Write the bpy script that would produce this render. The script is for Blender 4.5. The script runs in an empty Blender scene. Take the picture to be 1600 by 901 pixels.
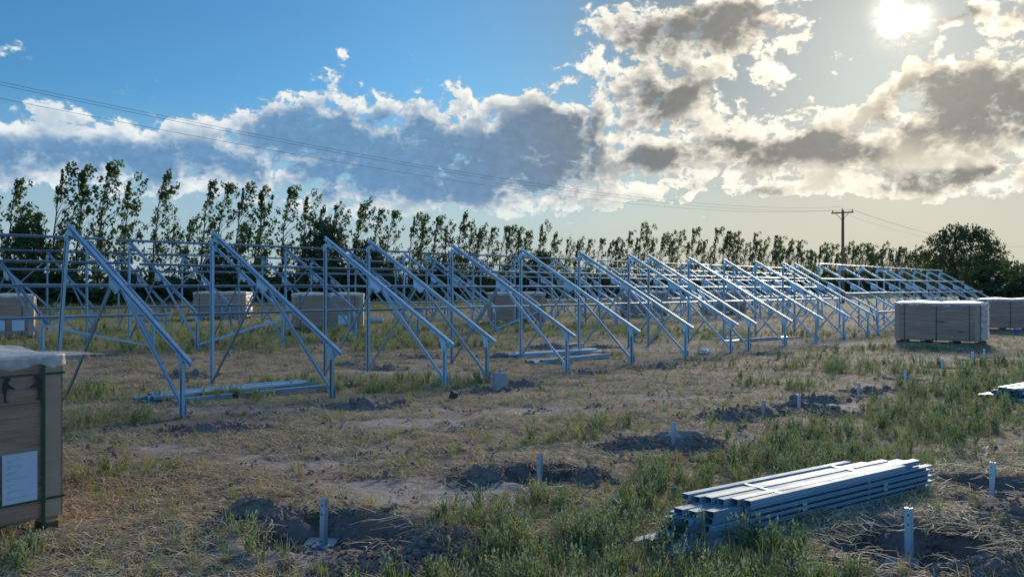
import bpy, bmesh, math, random
import numpy as np
from mathutils import Vector, Matrix, Quaternion

SC = bpy.context.scene
COL = SC.collection
R = math.radians
random.seed(11)
rng = np.random.default_rng(5)

# ------------------------------------------------------------------ camera
CAMH = 1.63
F = 1435.0                      # focal length in pixels of a 1600 px wide frame
cam_d = bpy.data.cameras.new("camera")
cam_d.sensor_width = 36.0
cam_d.sensor_fit = 'HORIZONTAL'
cam_d.lens = 36.0 * F / 1600.0
cam_d.clip_start = 0.05
cam_d.clip_end = 20000
cam = bpy.data.objects.new("camera", cam_d)
COL.objects.link(cam)
cam.location = (0, 0, CAMH)
cam.rotation_euler = (R(90), 0, 0)
SC.camera = cam

# ------------------------------------------------------------------ light
SUN_AZ, SUN_EL = R(23.0), R(15.2)
SUN_DIR = Vector((math.sin(SUN_AZ) * math.cos(SUN_EL), math.cos(SUN_AZ) * math.cos(SUN_EL), math.sin(SUN_EL)))
sun_d = bpy.data.lights.new("sun", 'SUN')
sun_d.energy = 2.0
sun_d.angle = R(10)
sun_d.color = (1.0, 0.88, 0.70)
sun = bpy.data.objects.new("sun", sun_d)
COL.objects.link(sun)
sun.rotation_mode = 'QUATERNION'
sun.rotation_quaternion = (-SUN_DIR).to_track_quat('-Z', 'Y')

SC.view_settings.view_transform = 'Standard'
SC.view_settings.look = 'None'
SC.view_settings.exposure = 1.15
SC.view_settings.gamma = 1.0
SC.view_settings.use_curve_mapping = False


class NT:
    """small helper to write node maths as expressions"""
    def __init__(self, tree):
        self.t = tree

    def n(self, kind, **kw):
        nd = self.t.nodes.new(kind)
        for k, v in kw.items():
            setattr(nd, k, v)
        return nd

    def put(self, sock, v):
        if isinstance(v, bpy.types.NodeSocket):
            self.t.links.new(v, sock)
        elif v is not None:
            sock.default_value = v

    def m(self, op, a, b=None, c=None, clamp=False):
        nd = self.n('ShaderNodeMath', operation=op, use_clamp=clamp)
        self.put(nd.inputs[0], a)
        self.put(nd.inputs[1], b)
        self.put(nd.inputs[2], c)
        return nd.outputs[0]

    def v(self, op, a, b=None, s=None):
        nd = self.n('ShaderNodeVectorMath', operation=op)
        self.put(nd.inputs[0], a)
        self.put(nd.inputs[1], b)
        if s is not None:
            self.put(nd.inputs['Scale'], s)
        return nd.outputs['Value'] if op in ('DOT_PRODUCT', 'LENGTH', 'DISTANCE') else nd.outputs['Vector']

    def step(self, x, a, b, lo=0.0, hi=1.0):
        nd = self.n('ShaderNodeMapRange', interpolation_type='SMOOTHSTEP')
        self.put(nd.inputs[0], x)
        for i, q in zip((1, 2, 3, 4), (a, b, lo, hi)):
            self.put(nd.inputs[i], q)
        return nd.outputs[0]

    def mix(self, f, a, b, blend='MIX'):
        nd = self.n('ShaderNodeMix', data_type='RGBA', blend_type=blend)
        self.put(nd.inputs[0], f)
        for s, q in ((nd.inputs[6], a), (nd.inputs[7], b)):
            if isinstance(q, (tuple, list)):
                q = tuple(q) + (1,) * (4 - len(q))
            self.put(s, q)
        return nd.outputs[2]

    def noise(self, vec, scale, detail=4, rough=0.55, dist=0.0, dim='3D', out=0):
        nd = self.n('ShaderNodeTexNoise', noise_dimensions=dim)
        self.put(nd.inputs['Vector'], vec)
        self.put(nd.inputs['Scale'], scale)
        self.put(nd.inputs['Detail'], detail)
        self.put(nd.inputs['Roughness'], rough)
        self.put(nd.inputs['Distortion'], dist)
        return nd.outputs[out]


def px_dir(x, y):
    az = math.degrees(math.atan2(x - 800, F))
    el = math.degrees(math.atan2((450.5 - y) * math.cos(math.radians(az)), F))
    return az, el


# ------------------------------------------------------------------ sky
WS = 0.1
world = bpy.data.worlds.new("World")
SC.world = world
world.use_nodes = True
wt = world.node_tree
wt.nodes.clear()
w = NT(wt)
wout = w.n('ShaderNodeOutputWorld')
wbg = w.n('ShaderNodeBackground')
wbg.inputs['Strength'].default_value = WS
wt.links.new(wbg.outputs[0], wout.inputs[0])
sky = w.n('ShaderNodeTexSky', sky_type='NISHITA', sun_disc=False, sun_elevation=SUN_EL, sun_rotation=SUN_AZ,
          altitude=100, air_density=1.0, dust_density=0.6, ozone_density=2.0)
tc = w.n('ShaderNodeTexCoord')
dirv = w.v('NORMALIZE', tc.outputs['Generated'])
sp = w.n('ShaderNodeSeparateXYZ')
wt.links.new(dirv, sp.inputs[0])
dx, dy, dz = sp.outputs
az = w.m('MULTIPLY', w.m('ARCTAN2', dx, dy), 57.2958)
el = w.m('MULTIPLY', w.m('ARCSINE', dz), 57.2958)
cmb = w.n('ShaderNodeCombineXYZ')
wt.links.new(az, cmb.inputs[0])
wt.links.new(el, cmb.inputs[1])
P = cmb.outputs[0]

# warp of the cloud outlines
pn = w.v('MULTIPLY', P, (1.0, 1.4, 1.0))
wcol = w.noise(pn, 0.16, 5, 0.6, dim='2D', out=1)
warp = w.v('MULTIPLY', w.v('SUBTRACT', wcol, (0.5, 0.5, 0.5)), (4.2, 2.4, 0.0))
PW = w.v('ADD', P, warp)


def blobs(lst, grow=1.0):
    acc = 0.0
    for (x, y, rx, ry, wt_) in lst:
        a, e = px_dir(x, y)
        k = 25.05 / grow
        q = w.v('MULTIPLY', w.v('SUBTRACT', PW, (a, e, 0)), (k / rx, k / ry, 0))
        g = w.m('POWER', 0.3679, w.v('DOT_PRODUCT', q, q))
        acc = w.m('MULTIPLY_ADD', g, wt_, acc)
    return acc


cover = blobs([
    (1090, 42, 150, 46, 1.25), (905, 60, 40, 48, .7), (1240, 85, 95, 40, .62), (1180, 118, 80, 20, .5), (985, 20, 60, 30, .5),
    (1030, 150, 92, 56, 1.1), (955, 140, 50, 40, .6), (860, 200, 95, 66, 1.15), (800, 180, 60, 50, .55),
    (620, 235, 215, 75, 1.25), (560, 160, 75, 30, .75), (725, 165, 42, 48, .75), (780, 275, 210, 55, .9), (430, 200, 60, 40, .6),
    (130, 225, 130, 48, 1.1), (300, 235, 130, 52, 1.1), (60, 190, 50, 30, .6), (30, 245, 60, 30, .7),
    (1040, 245, 80, 34, .95), (1150, 215, 60, 22, .8), (1230, 235, 110, 36, .95), (1300, 210, 60, 26, .8), (1370, 245, 80, 34, .85),
    (1540, 150, 135, 66, 1.35), (1420, 120, 50, 26, .7), (1470, 275, 130, 26, .95), (1430, 225, 180, 42, .52), (1560, 235, 80, 40, .55), (1330, 272, 150, 22, .55), (1180, 180, 120, 30, .5), (1100, 270, 110, 24, .55),
    (530, 87, 24, 11, .95), (175, 140, 18, 11, .7), (12, 85, 36, 30, .75), (455, 150, 24, 9, .45), (1468, 32, 46, 14, .9),
    (1225, 300, 90, 20, .7), (1060, 305, 130, 22, .7), (900, 320, 150, 22, .6), (600, 335, 230, 24, .6), (240, 290, 230, 34, .55),
    (1500, 300, 160, 16, .6), (1560, 18, 70, 30, .7), (1240, 172, 60, 16, .6), (1340, 178, 40, 16, .45),
    (-150, 230, 120, 70, .9), (1800, 180, 160, 70, 1.0), (1240, -50, 150, 40, .75), (1750, 20, 120, 50, .8),
])
dark = blobs([
    (1085, 48, 115, 32, 1.25), (1160, 20, 50, 24, .5), (1035, 152, 66, 38, 1.0), (865, 208, 70, 48, 1.05),
    (620, 238, 170, 62, 1.15), (790, 275, 130, 36, .9), (480, 205, 90, 30, .8), (600, 295, 160, 26, .7),
    (110, 250, 110, 22, .85), (300, 252, 110, 28, .85),
    (1040, 245, 52, 22, .95), (1140, 220, 40, 12, .9), (1215, 240, 75, 20, 1.0), (1280, 214, 40, 18, .9), (1350, 244, 45, 18, .75),
    (1535, 155, 120, 46, 1.35), (1470, 278, 95, 14, 1.0), (1470, 32, 32, 9, 1.3), (1222, 300, 26, 11, .8), (1090, 300, 24, 8, .4),
    (1590, 25, 50, 20, .6), (-150, 240, 110, 50, .8), (1800, 180, 140, 50, 1.0), (1240, -55, 100, 25, .8),
], 1.04)
# scattered fair-weather cloud everywhere else round the sky, none behind the camera's clear blue
gen = w.noise(w.v('MULTIPLY', P, (0.045, 0.10, 1)), 1.0, 3, 0.5, dim='2D')
outside = w.m('MAXIMUM', w.step(w.m('ABSOLUTE', az), 31, 55), w.step(el, 19, 30))
lowband = w.m('MULTIPLY', w.step(el, 2, 6), w.step(el, 62, 40))
cover = w.m('ADD', cover, w.m('MULTIPLY', w.m('MULTIPLY', outside, lowband), w.step(gen, 0.50, 0.70)))
dark = w.m('ADD', dark, w.m('MULTIPLY', w.m('MULTIPLY', outside, lowband), w.step(gen, 0.58, 0.8)))

def puffs(vec, scale, detail):
    nd = w.n('ShaderNodeTexVoronoi', feature='F1', voronoi_dimensions='2D', normalize=True)
    w.put(nd.inputs['Vector'], vec)
    nd.inputs['Scale'].default_value = scale
    nd.inputs['Detail'].default_value = detail
    nd.inputs['Roughness'].default_value = 0.6
    return nd.outputs['Distance']


pq = w.v('ADD', pn, w.v('SCALE', warp, s=0.4))
wob = w.v('SCALE', w.noise(pq, 1.3, 2, 0.6, dim='2D', out=1), s=0.8)
n2 = w.noise(pq, 1.3, 6, 0.68, dim='2D')


def field(q, det):
    n1 = w.noise(q, 0.40, det, 0.62, dim='2D')
    vor = puffs(w.v('ADD', q, wob), 0.60, 2.0)
    r = w.m('MULTIPLY_ADD', w.m('SUBTRACT', n1, 0.5), 2.6, w.m('MULTIPLY', w.m('SUBTRACT', 0.30, vor), 1.8))
    return r


f0 = field(pq, 8)
f1 = field(w.v('ADD', pq, (0.30, 0.75, 0.0)), 4)          # the same field a little nearer the sun, smoother
nn = w.m('ADD', f0, w.m('MULTIPLY', w.m('SUBTRACT', n2, 0.5), 1.0))
cover = w.m('MULTIPLY_ADD', dark, 0.36, cover)
cover = w.m('MINIMUM', cover, w.m('MULTIPLY_ADD', cover, 0.25, 0.80))
cv = w.m('MULTIPLY_ADD', cover, 1.30, -0.42)
dens = w.m('ADD', cv, w.m('MULTIPLY', nn, 1.1))
alpha = w.step(dens, 0.36, 1.0)
rim = w.step(dens, 0.48, 0.95)
tlow = w.m('ADD', cv, w.m('MULTIPLY_ADD', f1, 0.8, w.m('MULTIPLY', f0, 0.25)))
core_ = w.step(w.m('MULTIPLY_ADD', dark, 0.50, tlow), 0.55, 1.75)
thick = w.m('MULTIPLY', core_, w.step(dark, -0.15, 0.75, 0.40, 1.0), clamp=True)

# sun distance
cosd = w.v('DOT_PRODUCT', dirv, tuple(SUN_DIR))
ang = w.m('MULTIPLY', w.m('ARCCOSINE', w.m('MINIMUM', cosd, 0.999999)), 57.2958)
halo = w.m('POWER', 0.3679, w.m('DIVIDE', ang, 9.0))
halo2 = w.m('POWER', 0.3679, w.m('DIVIDE', ang, 22.0))
core = w.m('POWER', 0.3679, w.m('POWER', w.m('DIVIDE', ang, 1.0), 2.0))

# clear sky: Nishita, deepened to the photograph's blue away from the sun
blue = w.mix(1.0, sky.outputs[0], w.mix(w.step(dy, 0.2, -0.4), (0.158, 0.350, 0.500), (0.42, 0.95, 1.42)), 'MULTIPLY')
warm = w.mix(1.0, sky.outputs[0], (0.098, 0.124, 0.149), 'MULTIPLY')
clear = w.mix(w.step(halo2, 0.24, 0.62), blue, warm)
low = w.m('MULTIPLY', w.step(el, 12.0, 1.0), w.step(dy, -0.3, 0.5, 0.35, 1.0))
hz = w.mix(w.step(halo2, 0.12, 0.5), (1.85, 2.36, 2.70), (2.60, 2.50, 2.18))
clear = w.mix(w.m('MULTIPLY', low, 0.95), clear, hz)

fl = w.m('MULTIPLY_ADD', w.m('SUBTRACT', n2, 0.5), 1.2, 1.0)
ctop = w.mix(halo2, (3.486, 3.901, 4.150), (6.3, 5.4, 4.05))
cthin = w.mix(halo2, (1.328, 2.075, 2.905), (1.743, 1.743, 1.536))
cbright = w.mix(rim, cthin, ctop)
cdark = w.mix(w.step(halo2, 0.20, 0.55), (0.66, 1.36, 2.30), (0.74, 0.80, 0.83))
cdark = w.v('SCALE', cdark, s=w.m('MULTIPLY_ADD', w.m('SUBTRACT', n2, 0.5), 0.5, 1.0))
ccol = w.mix(thick, cbright, cdark)
lowfade = w.step(el, 2.5, 6.0, 0.0, 1.0)
full = w.mix(w.m('MULTIPLY', alpha, lowfade), clear, ccol)
glow = w.m('ADD', w.m('MULTIPLY', halo, 1.5), w.m('MULTIPLY', w.m('MULTIPLY', core, 14.0), w.m('MULTIPLY', w.step(thick, 1.0, 0.3, 0.10, 1.0), w.step(nn, 0.45, -0.35, 0.12, 1.0))))
glc = w.v('SCALE', (1.0, 0.86, 0.62), s=glow)
full = w.mix(1.0, full, glc, 'ADD')
wt.links.new(full, wbg.inputs[0])

# ------------------------------------------------------------------ numbers shared by everything
TH = math.atan2(1965.3 - 800, F)                 # heading of the rows, clockwise from straight ahead
CT, ST = math.cos(TH), math.sin(TH)
ROW = np.array([ST, CT])                         # along a row, away from the camera
NRM = np.array([-CT, ST])                        # across the rows, towards the trees
PHI = math.pi / 2 - TH                           # local x = along the row, local y = towards the trees


def du(d, u):
    return (-CT * d + ST * u, ST * d + CT * u)


def g_at(px, py, z=0.0):
    """the ground point seen at a pixel of the 1600 x 901 photograph"""
    Y = F * (CAMH - z) / (py - 450.0)
    return ((px - 800) / F * Y, Y)


# ------------------------------------------------------------------ numpy noise
def _hash(ix, iy, seed):
    h = (ix.astype(np.int64) * 374761393 + iy.astype(np.int64) * 668265263 + seed * 974711) & 0x7fffffff
    h = ((h ^ (h >> 13)) * 1274126177) & 0x7fffffff
    return ((h ^ (h >> 16)) & 0xffff) / 65535.0


def vnoise(x, y, seed):
    ix, iy = np.floor(x), np.floor(y)
    fx, fy = x - ix, y - iy
    fx = fx * fx * (3 - 2 * fx)
    fy = fy * fy * (3 - 2 * fy)
    a, b = _hash(ix, iy, seed), _hash(ix + 1, iy, seed)
    c, d = _hash(ix, iy + 1, seed), _hash(ix + 1, iy + 1, seed)
    return (a * (1 - fx) + b * fx) * (1 - fy) + (c * (1 - fx) + d * fx) * fy


def fbm(x, y, scale, octs=4, seed=1, rough=0.5):
    v, amp, tot = 0.0, 1.0, 0.0
    for k in range(octs):
        v = v + amp * vnoise(x * scale * 2 ** k + 17.3 * k, y * scale * 2 ** k - 9.1 * k, seed + k)
        tot += amp
        amp *= rough
    return v / tot


def sstep(a, b, x):
    t = np.clip((x - a) / (b - a), 0, 1)
    return t * t * (3 - 2 * t)


# ------------------------------------------------------------------ layout of pits and heaps
# stubs standing in open pits: (px, py of the base, height, heading)
STUBS = [(505, 865, .37, .15), (843, 768, .34, .1), (1053, 708, .34, -.1), (1193, 664, .33, .05), (1249, 655, .34, .2),
         (1341, 631, .34, 0), (1415, 606, .33, .1), (1472, 585, .34, -.1), (1520, 572, .33, 0), (1537, 567, .34, .1),
         (1421, 890, .39, -.2), (1549, 790, .36, .1)]
STUB_XY = [g_at(px, py, -.14) for px, py, *_ in STUBS]
# heaps of dug soil: px, py (centre of the foot), half length, half width, height, heading
HEAPS = [
    (392, 812, .42, .26, .20, .3), (688, 852, .40, .30, .17, .7), (615, 890, .42, .24, .08, .1), (775, 745, .50, .30, .20, .4),
    (905, 750, .38, .26, .15, -.2), (985, 702, .50, .34, .20, .2), (1085, 700, .42, .3, .16, 0), (1140, 655, .62, .45, .20, .2),
    (1275, 628, .60, .42, .20, .1), (1300, 647, .38, .28, .13, .1), (1385, 612, .5, .35, .15, .3), (1590, 818, .5, .4, .16, .6), (1560, 893, .5, .3, .12, .2),
    (330, 672, .85, .40, .16, .3), (575, 636, .80, .45, .22, .2), (740, 612, .80, .34, .16, .4), (822, 602, .55, .34, .20, .2),
    (925, 584, .62, .40, .14, .3), (1030, 574, .80, .40, .14, .2), (1110, 563, .6, .4, .10, .2), (1205, 553, .95, .50, .16, .2), (1290, 542, .7, .4, .12, .2),
    (300, 592, .62, .40, .22, .2), (600, 576, .70, .45, .18, .2), (552, 572, .5, .35, .16, .2), (668, 560, .62, .40, .14, .3),
    (645, 561, .5, .35, .12, .2), (782, 558, .72, .40, .18, .2), (860, 545, .95, .5, .24, .2), (942, 542, .8, .45, .16, .2), (1012, 535, .8, .45, .14, .3),
]
PITS = [(x, y, .36, .16) for x, y in STUB_XY]
PITS[0] = (STUB_XY[0][0] + .06, STUB_XY[0][1] - .02, .50, .17)
PITS[10] = (STUB_XY[10][0] + .02, STUB_XY[10][1] + .05, .52, .18)
PITS[11] = (STUB_XY[11][0], STUB_XY[11][1] + .05, .46, .17)
# pale trodden soil: px, py, rx, ry in metres
BARE = [(375, 872, .9, .35), (715, 772, 1.0, .55), (620, 760, .6, .3), (570, 700, .8, .3), (1290, 636, 1.0, .7), (640, 662, 1.2, .4), (1120, 680, .8, .5),
        (560, 640, 1.2, .5), (640, 580, 1.6, .8), (330, 640, 1.0, .6), (1000, 545, 3.0, 1.2), (1320, 535, 5, 1.4), (1480, 860, .9, .4), (1350, 800, .7, .4),
        (850, 640, 1.5, .5), (230, 700, .9, .4), (480, 720, 1.1, .4), (1560, 560, 3, 1), (1050, 620, 1.4, .5), (250, 620, 1.2, .6)]
# green growth: px, py, rx, ry, strength
GREEN = [(625, 602, 1.5, 1.0, 2.0), (140, 660, .75, .9, 1.8), (120, 620, 1.0, .9, 1.4), (300, 625, 1.3, .7, 1.3), (420, 640, 1.0, .5, .8), (460, 600, 1.2, .7, .7), (250, 560, 3.5, 1.6, .8),
         (540, 720, .8, .4, .55), (880, 690, 1.2, .5, .5), (150, 740, .8, .3, .4), (430, 545, 4, 2.0, .7), (700, 545, 4, 2, .7), (900, 525, 6, 3, .6), (1100, 525, 5, 2.5, .55),
         (780, 850, 1.0, .7, 1.3), (900, 800, .9, .7, 1.3), (730, 890, .7, .4, 1.2), (1000, 790, .9, .6, .9), (1050, 870, 1.4, .5, 1.0), (860, 880, .8, .4, .8), (1250, 850, .8, .5, .9), (1000, 900, 1.6, .3, .8),
         (1500, 640, 3, 2, .9), (1590, 580, 4, 3, .9), (1450, 545, 5, 2, .45), (60, 880, .6, .3, .4), (600, 720, .7, .35, .4), (1180, 560, 3, 1.2, .35)]


def blobsum(X, Y, lst):
    s = np.zeros_like(X)
    for b in lst:
        x, y = g_at(b[0], b[1])
        k = b[4] if len(b) > 4 else 1.0
        s += k * np.exp(-((X - x) / b[2]) ** 2 - ((Y - y) / b[3]) ** 2)
    return s


def dist_d(X, Y):
    return -CT * X + ST * Y


def terrain(X, Y, fine=True):
    X = np.asarray(X, float)
    Y = np.asarray(Y, float)
    d = dist_d(X, Y)
    z = 0.24 * sstep(13.5, 19, d)
    near = 1 - sstep(14, 40, np.hypot(X, Y))
    z = z + (fbm(X, Y, .55, 4, 3) - .5) * .05 * near + (fbm(X, Y, .08, 3, 8) - .5) * .08 * sstep(5, 20, np.hypot(X, Y))
    if fine:
        z = z + (fbm(X, Y, 4.5, 4, 21, .6) - .5) * .045 * near
    for (x, y, r, dp) in PITS:
        m = (np.abs(X - x) < 2.2) & (np.abs(Y - y) < 2.2)
        if m.any():
            q = np.hypot(X[m] - x, (Y[m] - y)) / r
            q = q + (fbm(X[m], Y[m], 5, 3, 31) - .5) * .7
            zz = z[m] * sstep(.5, 1.2, q)
            z[m] = zz - dp * sstep(1.12, .62, q) + .035 * np.exp(-((q - 1.35) / .28) ** 2)
    return z


def tz(x, y):
    return float(terrain(np.array([x]), np.array([y]))[0])


def dug(X, Y):
    s = np.zeros_like(X)
    for (x, y, r, dp) in PITS:
        s += 1.2 * np.exp(-(np.hypot(X - x, Y - y) / (r * 1.08)) ** 4)
    for (px, py, a, b, h, hd) in HEAPS:
        x, y = g_at(px, py)
        s += 1.0 * np.exp(-(((X - x) / (a * .95)) ** 2 + ((Y - y) / (b * 1.2)) ** 2))
    return s


def masks(X, Y):
    d = dist_d(X, Y)
    n = fbm(X, Y, .7, 4, 41)
    n2 = fbm(X, Y, 2.6, 3, 55)
    grn = 1.05 * sstep(1.9, 2.6, d) * sstep(4.9, 4.1, d + (n - .5) * 1.6) * sstep(-1.3, .8, X + .25 * (Y - 6))
    grn = grn + .35 * sstep(1.5, .4, d) + blobsum(X, Y, GREEN) + .45 * sstep(17, 24, d) + .25 * sstep(33, 40, d)
    grn = grn + .16 * sstep(4.4, 5.2, d)
    bare = blobsum(X, Y, [b + (1.0,) for b in BARE])
    dg = np.clip(dug(X, Y), 0, 1.3)
    for (px_, py_) in ((1110, 862), (1200, 838), (1290, 815), (1380, 792)):
        x, y = g_at(px_, py_)
        grn = grn * (1 - .75 * np.exp(-((X - x) / .38) ** 2 - ((Y - y) / .30) ** 2))
    for (x, y, r, dp) in PITS:
        grn = grn * (1 - .85 * np.exp(-((X - x) / .75) ** 2 - ((Y - y + .25) / .75) ** 2))
    g = np.clip(grn - .75 * bare - 1.1 * dg, 0, 2) + (n - .5) * 1.3 + (n2 - .5) * .7
    return np.clip(g, 0, 1), np.clip(bare + (n - .55) * .6, 0, 1), np.clip(dg + (n2 - .5) * .35, 0, 1)


# ------------------------------------------------------------------ mesh helpers
class MB:
    def __init__(self):
        self.v, self.f, self.mi, self.cur = [], [], [], 0

    def add(self, vs, fs):
        o = len(self.v)
        self.mi += [self.cur] * len(fs)
        self.v += [tuple(p) for p in vs]
        self.f += [tuple(i + o for i in f) for f in fs]

    def box(self, c, s, rot=None):
        x, y, z = (q / 2 for q in s)
        vs = [Vector((sx * x, sy * y, sz * z)) for sz in (-1, 1) for sy in (-1, 1) for sx in (-1, 1)]
        if rot is not None:
            vs = [rot @ p for p in vs]
        self.add([p + Vector(c) for p in vs], [(0, 2, 3, 1), (4, 5, 7, 6), (0, 1, 5, 4), (1, 3, 7, 5), (3, 2, 6, 7), (2, 0, 4, 6)])

    def sweep(self, p0, p1, prof, up):
        """a straight bar: 2D profile (side, up) carried from p0 to p1, capped"""
        p0, p1 = Vector(p0), Vector(p1)
        t = (p1 - p0).normalized()
        u = Vector(up)
        u = (u - t * u.dot(t)).normalized()
        sd = t.cross(u)
        n = len(prof)
        self.add([p0 + sd * a + u * b for a, b in prof] + [p1 + sd * a + u * b for a, b in prof],
                 [(i, (i + 1) % n, n + (i + 1) % n, n + i) for i in range(n)] + [tuple(range(n - 1, -1, -1)), tuple(range(n, 2 * n))])

    def tube(self, pts, rad, seg=6, cap=True):
        pts = [Vector(p) for p in pts]
        n = len(pts)
        rad = rad if isinstance(rad, (list, tuple)) else [rad] * n
        rings = []
        for i, p in enumerate(pts):
            t = (pts[min(i + 1, n - 1)] - pts[max(i - 1, 0)]).normalized()
            a = t.cross(Vector((0.13, 0.31, 1)) if abs(t.z) < .9 else Vector((1, .2, 0))).normalized()
            b = t.cross(a)
            rings.append([p + (a * math.cos(k * 2 * math.pi / seg) + b * math.sin(k * 2 * math.pi / seg)) * rad[i] for k in range(seg)])
        vs = [q for r_ in rings for q in r_]
        fs = []
        for i in range(n - 1):
            for k in range(seg):
                fs.append((i * seg + k, i * seg + (k + 1) % seg, (i + 1) * seg + (k + 1) % seg, (i + 1) * seg + k))
        if cap:
            fs.append(tuple(range(seg - 1, -1, -1)))
            fs.append(tuple((n - 1) * seg + k for k in range(seg)))
        self.add(vs, fs)

    def mesh(self, name, mat, smooth=False):
        me = bpy.data.meshes.new(name)
        me.from_pydata(self.v, [], self.f)
        for q in (mat if isinstance(mat, (list, tuple)) else [mat]):
            me.materials.append(q)
        if any(self.mi):
            me.polygons.foreach_set('material_index', self.mi)
        if smooth:
            me.polygons.foreach_set('use_smooth', [True] * len(me.polygons))
        me.update()
        return me


def part(name, me, parent, loc=None, rot=None, mat=None):
    o = bpy.data.objects.new(name, me)
    COL.objects.link(o)
    o.parent = parent
    if loc is not None:
        o.location = loc
    if rot is not None:
        o.rotation_euler = rot
    return o


def tag(o, label, cat, group=None):
    o['label'] = label
    o['category'] = cat
    if group:
        o['group'] = group
    return o


def thing(name, label, cat, loc=(0, 0, 0), rz=0.0, group=None):
    o = bpy.data.objects.new(name, None)
    o.empty_display_size = .2
    COL.objects.link(o)
    o.location = loc
    o.rotation_euler = (0, 0, rz)
    return tag(o, label, cat, group)


def copy_tree(o, parent=None):
    c = o.copy()
    COL.objects.link(c)
    c.parent = parent
    for ch in KIDS.get(o.name, []):
        copy_tree(ch, c)
    return c





def remember(root):
    for o in list(COL.objects):
        if o.parent is not None:
            p = o.parent
            while p.parent is not None:
                p = p.parent
            if p == root:
                KIDS.setdefault(o.parent.name, []).append(o)


def cprof(wd, fl, lip=.016, t=.003, sign=1):
    """lipped channel: web of width wd along 'up', flanges fl to the side"""
    h = wd / 2
    pts = [(0, -h), (fl, -h), (fl, -h + lip), (fl - t, -h + lip), (fl - t, -h + t), (t, -h + t), (t, h - t), (fl - t, h - t), (fl - t, h - lip), (fl, h - lip), (fl, h), (0, h)]
    pts = [((a - fl / 2) * sign, b) for a, b in pts]
    return pts if sign > 0 else pts[::-1]


def lprof(a, b, t=.004):
    return [(0, 0), (a, 0), (a, t), (t, t), (t, b), (0, b)]


# ------------------------------------------------------------------ materials
def mat(name, build):
    m = bpy.data.materials.new(name)
    m.use_nodes = True
    t = m.node_tree
    t.nodes.clear()
    n = NT(t)
    out = n.n('ShaderNodeOutputMaterial')
    b = n.n('ShaderNodeBsdfPrincipled')
    t.links.new(b.outputs[0], out.inputs[0])
    build(n, b, out)
    return m


def setp(n, b, **kw):
    names = dict(col='Base Color', rough='Roughness', metal='Metallic', nrm='Normal', spec='Specular IOR Level', trans='Transmission Weight', sub='Subsurface Weight', coat='Coat Weight')
    for k, v in kw.items():
        if isinstance(v, (tuple, list)) and len(v) == 3:
            v = tuple(v) + (1,)
        n.put(b.inputs[names[k]], v)


def bump(n, h, strength=.3, dist=.01):
    nd = n.n('ShaderNodeBump')
    nd.inputs['Strength'].default_value = strength
    nd.inputs['Distance'].default_value = dist
    n.put(nd.inputs['Height'], h)
    return nd.outputs[0]


def obj_co(n):
    return n.n('ShaderNodeTexCoord').outputs['Object']


def rnd(n):
    return n.n('ShaderNodeObjectInfo').outputs['Random']


def m_zinc(n, b, out, base=.68, metal=.85, dull=0.0):
    co = obj_co(n)
    big = n.noise(co, 3.0, 4, .6)
    sp_ = n.n('ShaderNodeTexVoronoi', feature='F1')
    n.put(sp_.inputs['Vector'], co)
    sp_.inputs['Scale'].default_value = 55
    grain = n.noise(n.v('MULTIPLY', co, (40, 40, 2)), 3, 3, .6)
    k = n.m('ADD', n.m('MULTIPLY', big, .35), n.m('MULTIPLY', sp_.outputs['Color'], .16))
    c = n.mix(k, (base * .44, base * .60, base * .75), (base * .84, base * 1.06, base * 1.22))
    ro = n.step(n.m('ADD', big, n.m('MULTIPLY', grain, .4)), .3, 1.0, .30, .50)
    rv = rnd(n)
    c = n.v('SCALE', c, s=n.m('MULTIPLY_ADD', rv, .36, .80))
    ro = n.m('ADD', n.m('MULTIPLY_ADD', rv, .14, ro), dull)
    setp(n, b, col=c, metal=metal, rough=ro, nrm=bump(n, grain, .12, .002))


M_ZINC = mat('galvanized_steel', m_zinc)
M_CHAN = mat('stacked_zinc', lambda n, b, o: m_zinc(n, b, o, .44, .45, .22))
M_ZINC2 = mat('weathered_zinc', lambda n, b, o: m_zinc(n, b, o, .46))
M_ZINCB = mat('bright_zinc', lambda n, b, o: m_zinc(n, b, o, .70))


def m_bolt(n, b, out):
    setp(n, b, col=(.25, .25, .26), metal=.9, rough=.45)


M_BOLT = mat('bolt_steel', m_bolt)


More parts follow.
